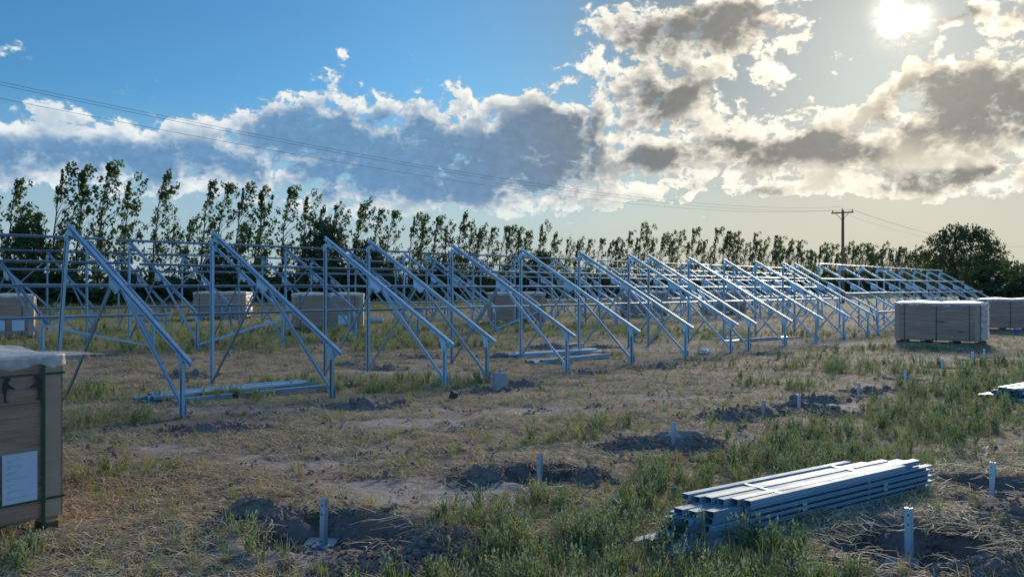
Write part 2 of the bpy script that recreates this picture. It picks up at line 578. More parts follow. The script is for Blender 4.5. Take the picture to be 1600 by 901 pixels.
def m_ground(n, b, out):
    t = n.t
    co = n.n('ShaderNodeNewGeometry').outputs['Position']

    def attr(nm):
        a = n.n('ShaderNodeAttribute', attribute_name=nm)
        return a.outputs['Fac']
    g, ba, dg = attr('green'), attr('bare'), attr('dug')
    n1 = n.noise(co, 1.3, 6, .65)
    n2 = n.noise(co, 9.0, 5, .65)
    n3 = n.noise(co, 60.0, 3, .7)
    fleck = n.noise(n.v('MULTIPLY', co, (1, 1, .2)), 42, 2, .6, 1.4)
    soil = n.mix(n2, (.135, .100, .084), (.265, .200, .168))
    straw = n.mix(n.step(fleck, .38, .62), (.22, .160, .098), (.47, .35, .215))
    c = n.mix(n.m('MULTIPLY', n.step(n.m('ADD', n1, n.m('MULTIPLY', n2, .5)), .62, .98), .75), soil, straw)
    pale = n.mix(n2, (.27, .225, .205), (.42, .36, .33))
    c = n.mix(n.m('MULTIPLY', n.step(n.m('ADD', ba, n.m('MULTIPLY', n.m('SUBTRACT', n2, .5), .6)), .3, .75), .85), c, pale)
    gr = n.mix(n2, (.085, .100, .040), (.185, .190, .085))
    c = n.mix(n.m('MULTIPLY', n.step(n.m('ADD', g, n.m('MULTIPLY', n.m('SUBTRACT', n1, .5), .7)), .25, .9), .72), c, gr)
    dark = n.mix(n2, (.115, .085, .071), (.250, .190, .160))
    c = n.mix(n.step(n.m('ADD', dg, n.m('MULTIPLY', n.m('SUBTRACT', n2, .5), .7)), .35, .72), c, dark)
    n4 = n.noise(co, 3.4, 5, .7)
    c = n.mix(n.m('MULTIPLY', n.step(n4, .50, .68), .75), c, (.088, .069, .060))
    fl2 = n.noise(n.v('MULTIPLY', co, (1, 1, .2)), 17, 3, .7, 2.2)
    c = n.mix(n.m('MULTIPLY', n.step(fl2, .58, .70), .5), c, (.52, .43, .30))
    c = n.mix(n.m('MULTIPLY', n.m('SUBTRACT', n3, .5), .6), c, (.42, .36, .27))
    h = n.m('ADD', n.m('MULTIPLY', n2, 1.0), n.m('ADD', n.m('MULTIPLY', n3, .25), n.m('MULTIPLY', fleck, .35)))
    setp(n, b, col=c, rough=.95, spec=.15, nrm=bump(n, h, .75, .03))


M_GROUND = mat('field_soil', m_ground)


def m_clod(n, b, out):
    co = n.n('ShaderNodeNewGeometry').outputs['Position']
    n2 = n.noise(co, 14.0, 5, .65)
    n3 = n.noise(co, 90.0, 3, .7)
    c = n.mix(n2, (.125, .092, .076), (.285, .215, .178))
    c = n.mix(n.m('MULTIPLY', n.step(n3, .6, .8), .35), c, (.26, .21, .17))
    setp(n, b, col=c, rough=.97, spec=.1, nrm=bump(n, n.m('ADD', n2, n.m('MULTIPLY', n3, .3)), .8, .02))


M_CLOD = mat('dug_soil', m_clod)


def leafmat(name, c0, c1, tl=.35, rough=.6):
    def f(n, b, out):
        co = n.n('ShaderNodeNewGeometry').outputs['Position']
        r = n.n('ShaderNodeNewGeometry').outputs['Random Per Island']
        k = n.m('ADD', n.m('MULTIPLY', r, .6), n.m('MULTIPLY', n.noise(co, .9, 3, .6), .4))
        c = n.mix(k, c0, c1)
        setp(n, b, col=c, rough=rough, spec=.3)
        tr = n.n('ShaderNodeBsdfTranslucent')
        n.put(tr.inputs[0], n.mix(1.0, c, (1.15, 1.2, .7), 'MULTIPLY'))
        mx = n.n('ShaderNodeMixShader')
        mx.inputs[0].default_value = tl
        n.t.links.new(b.outputs[0], mx.inputs[1])
        n.t.links.new(tr.outputs[0], mx.inputs[2])
        n.t.links.new(mx.outputs[0], out.inputs[0])
    return mat(name, f)


M_POPLAR = leafmat('poplar_leaf', (.060, .088, .034), (.150, .190, .075), .55)
M_SHRUB = leafmat('shrub_leaf', (.040, .058, .024), (.100, .125, .050), .38)
M_WEED = leafmat('weed_leaf', (.165, .185, .082), (.345, .365, .185), .42)
M_SEED = leafmat('seed_head', (.34, .37, .24), (.60, .62, .44), .45)
M_WEED2 = leafmat('dark_weed_leaf', (.070, .105, .040), (.160, .205, .090), .45)
M_GRASS = leafmat('dry_grass', (.25, .185, .10), (.45, .35, .20), .35)
M_GGRASS = leafmat('green_grass', (.125, .165, .060), (.280, .310, .135), .42)
M_STRAW = leafmat('straw', (.36, .26, .145), (.70, .56, .35), .15, .8)


def m_bark(n, b, out):
    co = obj_co(n)
    c = n.mix(n.noise(n.v('MULTIPLY', co, (6, 6, 1)), 4, 4, .6), (.055, .045, .035), (.16, .135, .11))
    setp(n, b, col=c, rough=.9, spec=.1)


M_BARK = mat('bark', m_bark)


def m_pole(n, b, out):
    co = obj_co(n)
    c = n.mix(n.noise(n.v('MULTIPLY', co, (14, 14, .5)), 3, 4, .6), (.24, .085, .05), (.42, .17, .10))
    setp(n, b, col=c, rough=.85, spec=.15)


M_POLE = mat('pole_timber', m_pole)


def m_wire(n, b, out):
    setp(n, b, col=(.22, .24, .27), rough=.5, metal=.3)


M_WIRE = mat('wire', m_wire)


def m_insul(n, b, out):
    setp(n, b, col=(.12, .06, .04), rough=.25)


M_INSUL = mat('insulator_glaze', m_insul)


def m_card(n, b, out):
    co = obj_co(n)
    r = rnd(n)
    streak = n.noise(n.v('MULTIPLY', co, (.8, .8, 16)), 1.6, 5, .65)
    fine = n.noise(n.v('MULTIPLY', co, (3, 3, 60)), 1.4, 3, .6)
    bl = n.noise(co, 1.4, 4, .6)
    c = n.mix(n.step(streak, .30, .72), (.285, .130, .075), (.470, .255, .165))
    c = n.mix(n.m('MULTIPLY', n.step(fine, .55, .8), .35), c, (.40, .33, .28))
    c = n.mix(n.m('MULTIPLY', n.step(bl, .5, .8), .35), c, (.22, .12, .075))
    setp(n, b, col=c, rough=.62, spec=.35, nrm=bump(n, n.m('ADD', streak, n.m('MULTIPLY', fine, .5)), .3, .008))


M_CARD = mat('cardboard', m_card)


def m_post(n, b, out):
    co = obj_co(n)
    c = n.mix(n.noise(n.v('MULTIPLY', co, (2, 2, 12)), 1.5, 4, .6), (.36, .205, .12), (.48, .30, .19))
    setp(n, b, col=c, rough=.7)


M_EDGE = mat('edge_board', m_post)


def m_wrap(n, b, out):
    co = obj_co(n)
    nd = n.n('ShaderNodeTexNoise')
    wob = n.v('ADD', co, n.v('SCALE', n.noise(co, 2.0, 3, .6, out=1), s=.12))
    st = n.noise(n.v('MULTIPLY', wob, (.7, .7, 22)), 1.5, 5, .7)
    st2 = n.noise(n.v('MULTIPLY', wob, (1.6, 1.6, 70)), 1.2, 3, .6)
    a = n.m('MULTIPLY_ADD', n.step(n.m('ADD', n.m('MULTIPLY', st, .7), n.m('MULTIPLY', st2, .3)), .48, .76), .20, .015)
    setp(n, b, col=(.62, .63, .66), rough=.28, spec=.6, nrm=bump(n, n.m('ADD', st, n.m('MULTIPLY', st2, .6)), .8, .015))
    tp = n.n('ShaderNodeBsdfTransparent')
    mx = n.n('ShaderNodeMixShader')
    n.put(mx.inputs[0], a)
    n.t.links.new(tp.outputs[0], mx.inputs[1])
    n.t.links.new(b.outputs[0], mx.inputs[2])
    n.t.links.new(mx.outputs[0], out.inputs[0])


M_WRAP = mat('stretch_film', m_wrap)


def filmmat(name, op, col=(.78, .79, .80)):
    def f(n, b, out):
        co = obj_co(n)
        h = n.noise(n.v('ADD', co, n.v('SCALE', n.noise(co, 3, 2, .5, out=1), s=.25)), 7, 5, .6, .8)
        a = n.m('MULTIPLY_ADD', n.step(h, .3, .7), .35, op)
        setp(n, b, col=col, rough=.35, spec=.5, nrm=bump(n, h, .7, .03))
        tl = n.n('ShaderNodeBsdfTranslucent')
        n.put(tl.inputs[0], (.85, .86, .88, 1))
        m0 = n.n('ShaderNodeMixShader')
        m0.inputs[0].default_value = .35
        n.t.links.new(b.outputs[0], m0.inputs[1])
        n.t.links.new(tl.outputs[0], m0.inputs[2])
        tp = n.n('ShaderNodeBsdfTransparent')
        mx = n.n('ShaderNodeMixShader')
        n.put(mx.inputs[0], a)
        n.t.links.new(tp.outputs[0], mx.inputs[1])
        n.t.links.new(m0.outputs[0], mx.inputs[2])
        n.t.links.new(mx.outputs[0], out.inputs[0])
    return mat(name, f)


M_FILM = filmmat('white_film', .42)
M_CRINK = filmmat('crinkled_film', .72, (.66, .62, .57))


def plain(name, col, rough=.6, **kw):
    def f(n, b, out):
        co = obj_co(n)
        c = n.mix(n.noise(co, 9, 4, .6), tuple(q * .85 for q in col), tuple(min(1, q * 1.12) for q in col))
        setp(n, b, col=c, rough=rough, **kw)
    return mat(name, f)


M_STRAP = plain('green_strap', (.012, .060, .036), .35)
M_STRAPD = plain('dark_strap', (.030, .034, .036), .4)
M_PALLET = plain('pallet_wood', (.25, .175, .10), .85)
M_PALD = plain('pallet_block', (.10, .07, .045), .9)
M_PAPER = plain('label_paper', (.50, .53, .58), .55)
M_INK = plain('black_print', (.022, .020, .020), .6)
M_GINK = plain('grey_print', (.36, .40, .47), .6)
M_RINK = plain('red_print', (.22, .06, .05), .6)
M_CONC = plain('concrete', (.30, .29, .28), .9)
M_STONE = plain('dark_brick', (.06, .045, .042), .9)
M_STRAPW = plain('pale_strap', (.34, .32, .29), .6)
M_DULL = plain('dull_plate', (.20, .23, .25), .85)
M_BAG = plain('white_plastic', (.45, .45, .44), .5)
M_BLUEP = plain('blue_plastic', (.03, .06, .30), .35)


# ------------------------------------------------------------------ ground
def build_ground():
    a_in = np.linspace(-56, 56, 561)
    a_out = np.linspace(56, 304, 63)[1:-1]
    ang = np.radians(np.concatenate([a_in, a_out]))
    rad = [.6]
    while rad[-1] < 9000:
        r_ = rad[-1]
        k = .0115 if 3.5 < r_ < 30 else (.03 if r_ < 60 and r_ > 1.5 else .12)
        rad.append(r_ * (1 + k))
    rad = np.array(rad)
    A, Rr = np.meshgrid(ang, rad)
    X, Y = np.sin(A) * Rr, np.cos(A) * Rr
    Z = terrain(X.ravel(), Y.ravel()).reshape(X.shape)
    Z = np.where(Rr > 400, .24 * sstep(13.5, 19, dist_d(X, Y)), Z)
    nr, na = X.shape
    co = np.stack([X.ravel(), Y.ravel(), Z.ravel()], 1)
    co = np.vstack([co, [[0, 0, tz(0.0, 0.0)]]])
    i, j = np.meshgrid(np.arange(nr - 1), np.arange(na), indexing='ij')
    j2 = (j + 1) % na
    quads = np.stack([i * na + j, (i + 1) * na + j, (i + 1) * na + j2, i * na + j2], -1).reshape(-1, 4)[:, ::-1]
    c = len(co) - 1
    tris = [(c, int(k), int((k + 1) % na)) for k in range(na)]
    me = bpy.data.meshes.new('ground')
    nq, ntri = len(quads), len(tris)
    me.vertices.add(len(co))
    me.vertices.foreach_set('co', co.ravel())
    me.loops.add(nq * 4 + ntri * 3)
    me.loops.foreach_set('vertex_index', np.concatenate([quads.ravel(), np.array(tris)[:, ::-1].ravel()]).astype(np.int32))
    me.polygons.add(nq + ntri)
    me.polygons.foreach_set('loop_start', np.concatenate([np.arange(nq) * 4, nq * 4 + np.arange(ntri) * 3]).astype(np.int32))
    me.polygons.foreach_set('use_smooth', np.ones(nq + ntri, bool))
    g, ba, dg = masks(co[:, 0], co[:, 1])
    for nm, arr in (('green', g), ('bare', ba), ('dug', dg)):
        at = me.attributes.new(nm, 'FLOAT', 'POINT')
        at.data.foreach_set('value', arr.astype(np.float32))
    me.materials.append(M_GROUND)
    me.update(calc_edges=True)
    me.validate()
    o = bpy.data.objects.new('ground', me)
    COL.objects.link(o)
    o['kind'] = 'structure'
    o['label'] = 'flat field of dry soil with straw, weeds and dug pits'


build_ground()

# ------------------------------------------------------------------ mounting frames
BAY, GAP, SPAN = 2.395, 1.074, 3.055
RS = math.radians(29.97)
RC, RSN = math.cos(RS), math.sin(RS)
UPR = Vector((0, -RSN, RC))                                   # square to the rafter, upwards
P_LOW, P_HIGH = Vector((0, -.196, .69)), Vector((0, 3.074, .69 + 3.27 * math.tan(RS)))


def on_rafter(y, up=0.0):
    return Vector((0, y, .69 + (y + .196) * math.tan(RS))) + UPR * up


def gusset(pts, x0, x1):
    n = len(pts)
    return [(x0, a, b) for a, b in pts] + [(x1, a, b) for a, b in pts], \
        [tuple(range(n)), tuple(range(2 * n - 1, n - 1, -1))] + [(i, n + i, n + (i + 1) % n, (i + 1) % n) for i in range(n)]


def bolts(mb, pts, x, r=.011):
    for a, b in pts:
        mb.tube([(x - .012, a, b), (x + .012, a, b)], r, 6)


def frame_meshes():
    d = {}
    m = MB(); m.sweep((0, 0, -.30), (0, 0, .70), cprof(.066, .036), (0, 1, 0)); d['front_post'] = m.mesh('front_post', M_ZINC)
    m = MB(); m.sweep((0, SPAN, -.30), (0, SPAN, 2.40), cprof(.066, .038), (0, 1, 0)); d['rear_post'] = m.mesh('rear_post', M_ZINC)
    m = MB(); m.sweep(tuple(P_LOW), tuple(P_HIGH), cprof(.068, .040, .014, .003, -1), tuple(UPR)); d['rafter'] = m.mesh('rafter', M_ZINC)
    mid = on_rafter(1.60, -.10)
    m = MB(); m.sweep((.055, .04, .10), (.055, mid.y - .05, mid.z - .02), cprof(.048, .030), (0, .77, -.63)); d['front_brace'] = m.mesh('front_brace', M_ZINC)
    m = MB(); m.sweep((-.05, SPAN - .05, .04), (-.05, mid.y + .05, mid.z - .02), cprof(.036, .024), (0, .77, .63)); d['rear_brace'] = m.mesh('rear_brace', M_ZINC2)
    m = MB()
    a, b_ = on_rafter(1.47, -.038), on_rafter(1.77, -.038)
    c_, e_ = on_rafter(1.70, -.165), on_rafter(1.54, -.165)
    for x in (-.0235, .0235):
        m.add(*gusset([(q.y, q.z) for q in (a, b_, c_, e_)], x - .003, x + .003))
        bolts(m, [(on_rafter(y, h).y, on_rafter(y, h).z) for y, h in ((1.52, -.06), (1.72, -.06), (1.57, -.13), (1.67, -.13))], x)
    d['brace_plate'] = m.mesh('brace_plate', M_ZINCB)
    m = MB()
    for x in (-.024, .024):
        q = [(SPAN + .04, 2.33), (SPAN + .04, 2.43), (SPAN - .03, 2.47), (on_rafter(2.86, -.02).y, on_rafter(2.86, -.02).z), (on_rafter(2.80, -.06).y, on_rafter(2.80, -.06).z), (SPAN - .09, 2.41), (SPAN - .04, 2.33)]
        m.add(*gusset(q, x - .003, x + .003))
        bolts(m, [(SPAN, 2.36), (SPAN, 2.40), (2.87, 2.44)], x)
    d['rear_bracket'] = m.mesh('rear_bracket', M_ZINC)
    m = MB()
    for x in (-.0225, .0225):
        q = [(-.04, .60), (.04, .60), (.11, on_rafter(.11, -.03).z), (-.04, on_rafter(-.04, -.03).z)]
        m.add(*gusset(q, x - .003, x + .003))
        bolts(m, [(0, .63), (0, .68), (.06, .77)], x)
    d['front_bracket'] = m.mesh('front_bracket', M_ZINC)
    m = MB()
    m.add(*gusset([(-.06, .04), (.10, .04), (.14, .16), (-.06, .18)], .025, .030))
    bolts(m, [(0, .09), (.07, .11)], .030)
    d['foot_plate'] = m.mesh('foot_plate', M_ZINC)
    return d


FM = frame_meshes()


def add_frame(root, x, lean=0.0):
    for k, me in FM.items():
        o = part(k, me, root, (x, 0, 0))
        if k == 'rear_post' and lean:
            o.location = (x - lean, 0, 0)
            o.rotation_euler = (0, lean / 2.4, 0)


def purlin_mesh(L, nm='purlin', mt=None):
    m = MB()
    m.sweep((0, 0, 0), (L, 0, 0), cprof(.054, .034, .011, .003), tuple(UPR))
    return m.mesh(nm, mt or M_ZINC)


PURL = {}
PUR_Y = [3.00, 1.93, 1.02, -.10]


def add_purlins(root, nb, skip=()):
    for k, y in enumerate(PUR_Y):
        for b in range(nb):
            if (k, b) in skip:
                continue
            x0 = b * BAY - (.36 if b == 0 else .12)
            x1 = (b + 1) * BAY + (.36 if b == nb - 1 else .10)
            L = round(x1 - x0, 3)
            if L not in PURL:
                PURL[L] = purlin_mesh(L)
            q = on_rafter(y, .066 + (.012 if b % 2 else 0.0))
            part('purlin', PURL[L], root, (x0, q.y, q.z), (0, random.uniform(-.0015, .0015), 0))


def flat_diag(p0, p1):
    m = MB()
    m.sweep(p0, p1, lprof(.045, .045), (0, 0, 1) if abs(p1[2] - p0[2]) < 1.2 else (0, 1, .3))
    return m.mesh('cross_brace', M_ZINCB)


XF1 = flat_diag((0, -.03, .08), (BAY, -.03, .62))
XF2 = flat_diag((0, -.03, .62), (BAY, -.03, .08))
XR1 = flat_diag((0, SPAN + .06, .15), (BAY, SPAN + .06, 2.28))
XR2 = flat_diag((0, SPAN + .06, 2.28), (BAY, SPAN + .06, .15))


def add_cross(root, nb, rear=True, last=True):
    part('cross_brace', XF1, root, (0, 0, 0))
    if last:
        part('cross_brace', XF2, root, ((nb - 1) * BAY, 0, 0))
    if rear:
        part('cross_brace', XR1, root, (0, 0, 0))
        part('cross_brace', XR2, root, ((nb - 1) * BAY, 0, 0))


def nth(n):
    return '%d%s' % (n, 'th' if 10 <= n % 100 <= 20 else {1: 'st', 2: 'nd', 3: 'rd'}.get(n % 10, 'th'))


ORD = ['first', 'second', 'third', 'fourth', 'fifth', 'sixth', 'seventh', 'eighth', 'ninth', 'tenth', 'eleventh', 'twelfth', 'thirteenth', 'fourteenth']
D1, U0 = 10.47, 6.333
front_us = [U0 + BAY * g + GAP * k for g, k in zip([0, 1, 2, 2, 3, 4, 5, 6, 6, 7, 8, 9, 10], [0, 0, 0, 1, 1, 1, 1, 1, 2, 2, 2, 2, 2])]
for i, u in enumerate(front_us):
    x, y = du(D1, u)
    if i == 0:
        lab = 'leftmost bare frame of the front row, its tall rear post leaning, nearest to the carton'
    elif i == 2:
        lab = 'third bare frame from the left in the front row, close beside the next one'
    elif i == 1:
        lab = 'second bare frame from the left in the front row, spare channels lying behind its feet'
    elif i == 3:
        lab = 'fourth bare frame from the left in the front row, concrete block beside its foot'
    else:
        lab = '%s bare frame from the left in the front row, without cross rails' % ORD[i]
    t = thing('solar_rack', lab, 'steel frame', (x, y, 0.0), PHI, 'bare solar racks of the front row')
    add_frame(t, 0.0, .17 if i == 0 else random.uniform(-.012, .012))

# tables whose frames are tied together by cross rails
ROWS = []
uF = U0 + BAY * 10 + GAP * 3
ROWS.append(('front', D1, 0.0, [(uF, 5), (uF + 4 * BAY + GAP, 5)]))


def u_from_px(px, d):                                         # distance along a row of the front foot seen at px
    z = (d / CT) * F / (1965.3 - px)
    return (z - d * ST) / CT


D2, D3 = 19.0, 27.3
u2 = u_from_px(308, D2)
ROWS.append(('middle', D2, .24, [(u2 + k * (4 * BAY + GAP), 5) for k in range(-1, 4)]))
u3 = u_from_px(700, D3 + SPAN)
u3a = u3
ROWS.append(('rear', D3, .24, [(u3a + k * (4 * BAY + GAP), 5) for k in range(-2, 4)]))
for nm, d, zg, tabs in ROWS:
    for k, (u, nf) in enumerate(tabs):
        skip = ()
        if nm == 'front':
            place = ['nearer of two with rails at the far right of the front row', 'farthest of the front row, ending behind the right carton'][k]
            if k == 0:
                skip = ((0, 0),)
        else:
            place = '%s with rails from the left in the %s row' % (ORD[k], nm)
        if nm == 'middle' and k == 0:
            place = 'leftmost of the middle row, cut off by the picture edge'
        if nm == 'rear' and k == 0:
            place = 'leftmost of the rear row, nearest the left poplars'
        x, y = du(d, u)
        t = thing('solar_table', 'empty steel table, ' + place, 'solar table', (x, y, zg), PHI, 'solar tables with cross rails')
        for b in range(nf):
            add_frame(t, b * BAY, random.uniform(-.01, .01))
        add_purlins(t, nf - 1, skip)
        add_cross(t, nf - 1)

# ------------------------------------------------------------------ stubs in the pits, with foot plates
m = MB(); m.sweep((0, 0, 0), (0, 0, 1.0), cprof(.05, .042, .012, .003), (0, 1, 0))
m2 = MB()
m2.box((-.11, .02, 0), (.17, .20, .008)); m2.box((.11, .04, 0), (.17, .20, .008)); m2.box((0, .02, .012), (.10, .10, .008))
STUB_FOOT, STUB_FOOT2 = m2.mesh('foot_plate', M_ZINC2), m2.mesh('foot_plate', M_DULL)
m3 = MB()
for z_ in (.06, .12, -.12, -.2):
    m3.tube([(-.0190, 0, z_), (-.0170, 0, z_)], .0055, 8)
HOLES = m3.mesh('bolt_hole', M_INK)
stub_lab = ['nearest upright stub in the wide pit at lower left of centre', 'upright stub in the dark pit by the pale trodden soil, centre', 'short stub among weeds and clods, third along its line',
            'short stub left of a close pair in the middle distance', 'short stub right of a close pair in the middle distance', 'sixth stub along the line of stubs, by a pale soil patch',
            'seventh stub along the line of stubs, in front of green grass', 'eighth stub along the line of stubs, small and far', 'ninth stub along the line, far off before the right carton',
            'tenth and farthest stub of the line, before the right carton', 'stub at lower right in front of the stacked channels', 'stub beyond the far end of the stacked channels, right edge']
for i, (px, py, h, hd) in enumerate(STUBS):
    x, y = STUB_XY[i]
    z = tz(x, y)
    hh = CAMH - z - (CAMH + .14) + h + .02
    top = -.14 + h
    t = thing('anchor_stub', 'galvanized ' + stub_lab[i], 'steel post', (x, y, z), PHI + hd, 'anchor stubs standing in open pits')
    mm = MB(); mm.sweep((0, 0, -.05), (0, 0, top - z), cprof(.040, .036, .010, .003, -1), (0, 1, 0))
    part('post', mm.mesh('post', M_ZINC), t, None, (R(1.5 * math.sin(i * 3)), R(1.5 * math.cos(i * 5)), 0))
    part('foot_plate', STUB_FOOT if i == 0 else STUB_FOOT2, t, (0, 0, .075 if i == 0 else .045), (R(3), R(-2), .5))
    part('bolt_hole', HOLES, t, (0, 0, top - z - .16))

# ------------------------------------------------------------------ heaps of dug soil
def lump(mb, c, r, seed, sub=1):
    bm = bmesh.new()
    bmesh.ops.create_icosphere(bm, subdivisions=sub, radius=1.0)
    rs = random.Random(seed)
    sx, sy, sz = rs.uniform(.75, 1.25), rs.uniform(.75, 1.25), rs.uniform(.6, 1.0)
    for v in bm.verts:
        k = r * (1 + rs.uniform(-.24, .24))
        v.co = Vector((v.co.x * sx * k, v.co.y * sy * k, v.co.z * sz * k)) + Vector(c)
    bm.verts.index_update()
    mb.add([v.co[:] for v in bm.verts], [[v.index for v in f.verts] for f in bm.faces])
    bm.free()


heap_lab = {0: 'dark heap of clods left of the nearest stub', 1: 'dark heap of clods right of the nearest stub', 2: 'low dark spoil at the bottom edge, right of the nearest stub', 3: 'heap of clods left of the second stub',
            4: 'heap of clods right of the second stub', 5: 'heap of clods left of the third stub', 6: 'low heap right of the third stub', 7: 'long heap left of the close pair of stubs',
            8: 'heap between the close pair of stubs and the next', 9: 'small heap in front of the pair of stubs', 10: 'low heap beside the seventh stub', 11: 'dark spoil at the right edge behind the lower right pit', 12: 'dark spoil at the bottom right corner'}
for i, (px, py, a, b, h, hd) in enumerate(HEAPS):
    x, y = g_at(px, py)
    rs = random.Random(100 + i)
    mb = MB()
    nu, nv = (64, 44) if y < 12 else (34, 22)
    gx, gy = np.meshgrid(np.linspace(-1.25, 1.25, nu), np.linspace(-1.25, 1.25, nv))
    c_, s_ = math.cos(hd), math.sin(hd)
    a, b = a * .85, b * .85
    wx = x + gx * a * c_ - gy * b * s_
    wy = y + gx * a * s_ + gy * b * c_
    base = terrain(wx.ravel(), wy.ravel()).reshape(wx.shape)
    rr = gx ** 2 + gy ** 2
    prof = np.exp(-rr * 1.7)
    prof = prof * (1 + 1.6 * (fbm(wx, wy, 5.5, 4, 70 + i, .6) - .5)) - .10 + (fbm(wx, wy, 22, 3, 170 + i, .7) - .5) * .32 * sstep(1.5, .5, rr)
    zz = base + h * .58 * prof - .02
    fs = [(j * nu + k, j * nu + k + 1, (j + 1) * nu + k + 1, (j + 1) * nu + k) for j in range(nv - 1) for k in range(nu - 1)]
    mb.add(list(zip((wx - x).ravel(), (wy - y).ravel(), zz.ravel())), fs)
    near = y < 12
    for q in range(110 if near else 20):
        ang, rr_ = rs.uniform(0, 6.283), rs.uniform(0, 1) ** .6 * 1.2
        lx, ly = rr_ * math.cos(ang), rr_ * math.sin(ang)
        px_, py_ = lx * a * c_ - ly * b * s_, lx * a * s_ + ly * b * c_
        hz = tz(x + px_, y + py_) + h * .58 * max(0, math.exp(-(lx * lx + ly * ly) * 1.7) - .10)
        r_ = (rs.uniform(.006, .016) if rs.random() < .72 else rs.uniform(.018, .036)) * (1 if near else 1.5)
        lump(mb, (px_, py_, hz + r_ * .25), r_, 1000 * i + q, 1)
    o = bpy.data.objects.new('soil_heap', mb.mesh('soil_heap', M_CLOD, False))
    COL.objects.link(o)
    o.location = (x, y, 0)
    if i in heap_lab:
        lab = heap_lab[i]
    elif 13 <= i <= 21:
        lab = '%s low soil mound from the left along the front feet of the front row' % ORD[i - 13]
    else:
        lab = '%s soil mound from the left under the rear posts of the front row' % ORD[i - 22]
    tag(o, lab, 'soil heap', 'heaps of dug soil')


# ------------------------------------------------------------------ loose channels in stacks
def chan(L, wd=.08, fl=.04, lip=.012):
    m = MB()
    m.sweep((0, 0, 0), (L, 0, 0), cprof(wd, fl, lip, .003), (0, 0, 1))
    return m


def flat_chan(L, wd=.08, fl=.04, lip=.012, openup=False):
    m = MB()
    m.sweep((0, 0, 0), (L, 0, 0), cprof(wd, fl, lip, .003, 1), (0, 1, 0))
    me = m
    if not openup:
        me.v = [(x, y, z) for x, y, z in me.v]
    return me


# the big stack at lower right
p0 = np.array(g_at(1062, 868)); p1 = np.array(g_at(1452, 766))
hd = math.atan2(p1[1] - p0[1], p1[0] - p0[0])
Ls = float(np.hypot(*(p1 - p0)))
st = thing('channel_stack', 'big stack of galvanized channels strapped together, lower right, weeds round it', 'steel stack', (p0[0], p0[1], tz(*p0) - .01), hd)
rs = random.Random(4)


def lay(name, L, x, y, z, onside=False, tw=0.0, wd=.08, fl=.04, mt=None):
    m = MB()
    m.sweep((0, 0, 0), (L, 0, 0), cprof(wd, fl, .009 if onside else .012, .003, 1 if onside == 'open' else -1), (0, 0, 1) if onside else (0, 1, 0))
    return part(name, m.mesh(name, mt or M_CHAN), st, (x, y, z + rs.uniform(0, .007)), (R(tw + rs.uniform(-3, 3)), 0, rs.uniform(-.008, .008)))


# bottom layer: long pieces reaching past the near end and the far end
for k in range(5):
    lay('channel', Ls * (1.07, 1.02, .96, 1.0, 1.04)[k], (-.12, -.02, .10, .04, -.06)[k], .035 + .078 * k, .021, False, wd=.074)
# two middle layers, their near ends stepped; the front pieces stand on edge
for lv in range(2):
    for q in range(2):
        lay('channel', Ls * .79, Ls * .215 + .012 * q + .02 * lv, .002 + .004 * q, .064 + .042 * (2 * lv + q), 'open', wd=.039, fl=.06)
    for k in range(4):
        lay('channel', Ls * (.90 - .03 * k + .02 * rs.random()), (.30, .16, .10, .22)[k] + .07 * lv, .090 + .078 * k, .063 + .042 * (2 * lv), False, wd=.074)
        if lv == 0:
            lay('channel', Ls * .9, (.34, .20, .16, .26)[k], .090 + .078 * k, .105, False, wd=.074)
for k in range(4):
    lay('channel', Ls * (.86, .90, .93, .80)[k], (.38, .30, .26, .48)[k], .090 + .078 * k, .189, False, wd=.074)
# top layer, shifted towards the far end
for k in range(6):
    x0_ = (.64, .60, .55, .51, .48, .45)[k]
    lay('channel', Ls * (.87, .97, .95, .90, .84, .80)[k] - x0_, x0_ + .02, .010 + .073 * k, .230 + .004 * (k % 2), False, wd=.058)
for xs in (Ls * .34, Ls * .70):
    m = MB()
    pr = [(-.004, .012), (-.006, .20), (-.004, .2535), (.20, .2545), (.40, .254)]
    for i in range(len(pr) - 1):
        (a0, b0), (a1, b1) = pr[i], pr[i + 1]
        m.add([(-.012, a0 - .002, b0), (.012, a0 - .002, b0), (.012, a1 - .002, b1), (-.012, a1 - .002, b1), (-.012, a0, b0 + .003), (.012, a0, b0 + .003), (.012, a1, b1 + .003), (-.012, a1, b1 + .003)],
              [(0, 1, 2, 3), (7, 6, 5, 4), (0, 4, 5, 1), (2, 6, 7, 3), (1, 5, 6, 2), (0, 3, 7, 4)])
    part('packing_strap', m.mesh('packing_strap', M_ZINC2), st, (xs, 0, .002), (0, 0, R(-9)))
for xs in (Ls * .43, Ls * .78):
    m = MB(); m.box((0, 0, 0), (.05, .002, .07))
    lb = part('paper_label', m.mesh('paper_label', M_PAPER), st, (xs, -.0045, .135))
    m = MB()
    for q in range(5):
        m.box((0, 0, .03 - .014 * q), (.038 - .006 * (q % 2), .001, .005))
    part('print_line', m.mesh('print_line', M_GINK), lb, (0, -.0016, 0))


